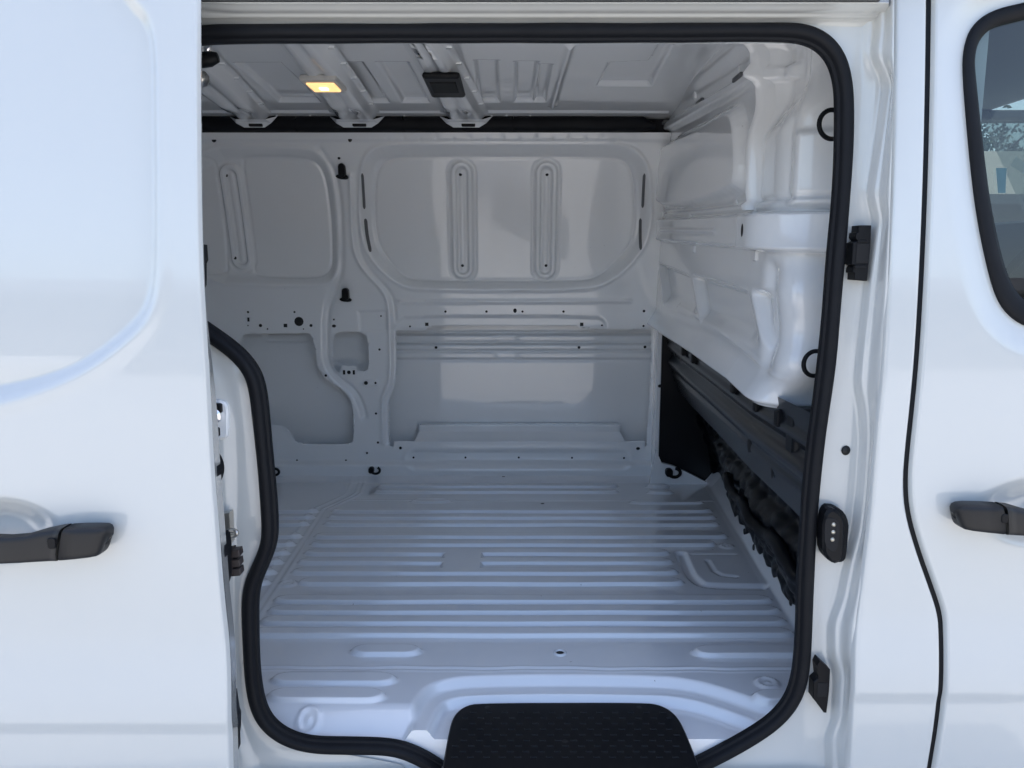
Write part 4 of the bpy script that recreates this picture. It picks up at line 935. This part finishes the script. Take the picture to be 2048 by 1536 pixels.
# far cab door: lower panel, roof rail and glass
box('far_cab_door', (.98, 1.62, -.2), (2.5, 1.70, .66), GREY, van, .01)
box('far_roof_rail', (.98, 1.60, 1.44), (2.5, 1.70, 1.475), GREY, van, .01)
box('far_pillar', (.98, 1.60, .66), (1.62, 1.70, 1.44), GREY, van, .01)
fw = obj('far_window', [(1.62, 1.655, .66), (2.5, 1.655, .66), (2.5, 1.655, 1.44), (1.62, 1.655, 1.44)], [(0, 1, 2, 3)], GLASS, van, False)
q = np.array([pY(u, v, 1.645) for u, v in ((1992, 336), (2013, 336), (2011, 386), (1996, 386))]); obj('window_sticker', q, [(0, 1, 2, 3)], PAPER, fw, False)
# dashboard end with vent slats and the rim of the steering wheel
p = pY(2030, 470, 1.15); dash = box('dashboard', (p[0] - .035, 1.0, p[2] - .32), (2.4, 1.6, p[2] + .045), HEADL, van, .03)
for k in range(9): box('vent_slat', (p[0] - .03 + k * .012, .985, p[2] - .09), (p[0] - .025 + k * .012, 1.0, p[2] - .03), PLAST, dash, .001)
box('dash_cowl', (p[0] - .045, .94, p[2] - .34), (2.4, .99, p[2] - .10), PLAST, dash, .01)
c = pY(2070, 590, .75); a = np.linspace(0, 2 * math.pi, 48, endpoint=False)
sw = tube('steering_wheel', np.stack([c[0] + .10 * np.cos(a) * .5, c[1] + .17 * np.sin(a), c[2] + .16 * np.cos(a)], 1), .013, PLAST, van, closed=True)
tube('steering_spoke', [c, c + np.array([-.03, .0, .15])], .012, CHROME, sw)
box('driver_seat', (.99, .25, .0), (1.35, .72, .72), SEATF, van, .06)

# ------------------------------------------------------------------ buildings that the paint and the glass mirror
def gable_house(name, x0, x1, y0, y1, eave, ridge, wallm, roofm, label, doors=()):
    e = bpy.data.objects.new(name, None); link(e, None, ((x0 + x1) / 2, (y0 + y1) / 2, GZ)); tag(e, label=label, category='building')
    yc = (y0 + y1) / 2; z0 = GZ; ze = GZ + eave; zr = GZ + ridge
    V = [(x0, y0, z0), (x1, y0, z0), (x1, y1, z0), (x0, y1, z0), (x0, y0, ze), (x1, y0, ze), (x1, y1, ze), (x0, y1, ze), (x0, yc, zr - .1), (x1, yc, zr - .1)]
    obj('wall', V, [(0, 1, 5, 4), (1, 2, 6, 9, 5), (2, 3, 7, 6), (3, 0, 4, 8, 7)], wallm, e, False)
    o = .5; d = .12; sl = (ridge - eave) / ((y1 - y0) / 2)
    R_ = []
    for yy_, zz_ in ((y0 - o, ze - o * sl), (yc, zr), (y1 + o, ze - o * sl)):
        for x in (x0 - o, x1 + o): R_ += [(x, yy_, zz_), (x, yy_, zz_ + d)]
    obj('roof', R_, [(1, 3, 7, 5), (5, 7, 11, 9), (0, 4, 6, 2), (4, 8, 10, 6), (0, 2, 3, 1), (8, 9, 11, 10), (0, 1, 5, 4), (4, 5, 9, 8), (2, 6, 7, 3), (6, 10, 11, 7)], roofm, e, False)
    return e
ROOFM = mat('grey_roof_sheet', (.10, .10, .105), .5, bump=.004, bscale=6)
PALE = mat('grey_render', (.15, .148, .14), .85, bump=.002, bscale=20, var=.05, vscale=1)
h1 = gable_house('building', -18, 20, -29, -18, 2.9, 3.9, PALE, ROOFM, 'low grey building across the yard mirrored in the white paint')
for k, x in enumerate((-9, -4.2, 2.0, 6.8, 12.0)):
    f = box('window', (x, -18.0, .3), (x + 1.8, -17.94, 1.7), GLASS if 0 else GREY, h1); box('window_frame', (x - .08, -17.99, .22), (x + 1.88, -17.96, .3), PAINT, f)
h2 = gable_house('building', 4.5, 16, 9, 16, 2.35, 3.3, TAN, TAN, 'tan gabled building seen through the cab window')
# tree beyond the second building
tr_ = bpy.data.objects.new('tree', None); link(tr_, None, (13.5, 22, GZ)); tag(tr_, label='leafy tree behind the tan building in the cab window', category='tree')
tube('trunk', [(13.5, 22, GZ), (13.6, 22, 1.2), (13.4, 22.1, 2.4), (13.6, 22, 4.2)], [.22, .18, .15, .05], BARK, tr_)
for k in range(6):
    a = k * 1.05; tube('branch', [(13.5, 22, 1.6 + .3 * k), (13.5 + .8 * math.cos(a), 22 + .8 * math.sin(a), 2.4 + .3 * k), (13.5 + 1.5 * math.cos(a), 22 + 1.5 * math.sin(a), 2.9 + .32 * k)], [.07, .05, .02], BARK, tr_)
rng = np.random.default_rng(3); n = 5200
cc = rng.normal(size=(26, 3)) * np.array([1.3, 1.3, .9]) + np.array([13.5, 22, 3.9]); c = cc[rng.integers(0, 26, n)] + rng.normal(size=(n, 3)) * .38
d1 = rng.normal(size=(n, 3)); d1 /= np.linalg.norm(d1, axis=1, keepdims=True); d2 = np.cross(d1, rng.normal(size=(n, 3))); d2 /= np.linalg.norm(d2, axis=1, keepdims=True)
V = np.stack([c - .09 * d1, c + .045 * d2, c + .09 * d1, c - .045 * d2], 1).reshape(-1, 3); F = np.arange(4 * n).reshape(n, 4)
obj('crown', V, F, LEAF, tr_, False)
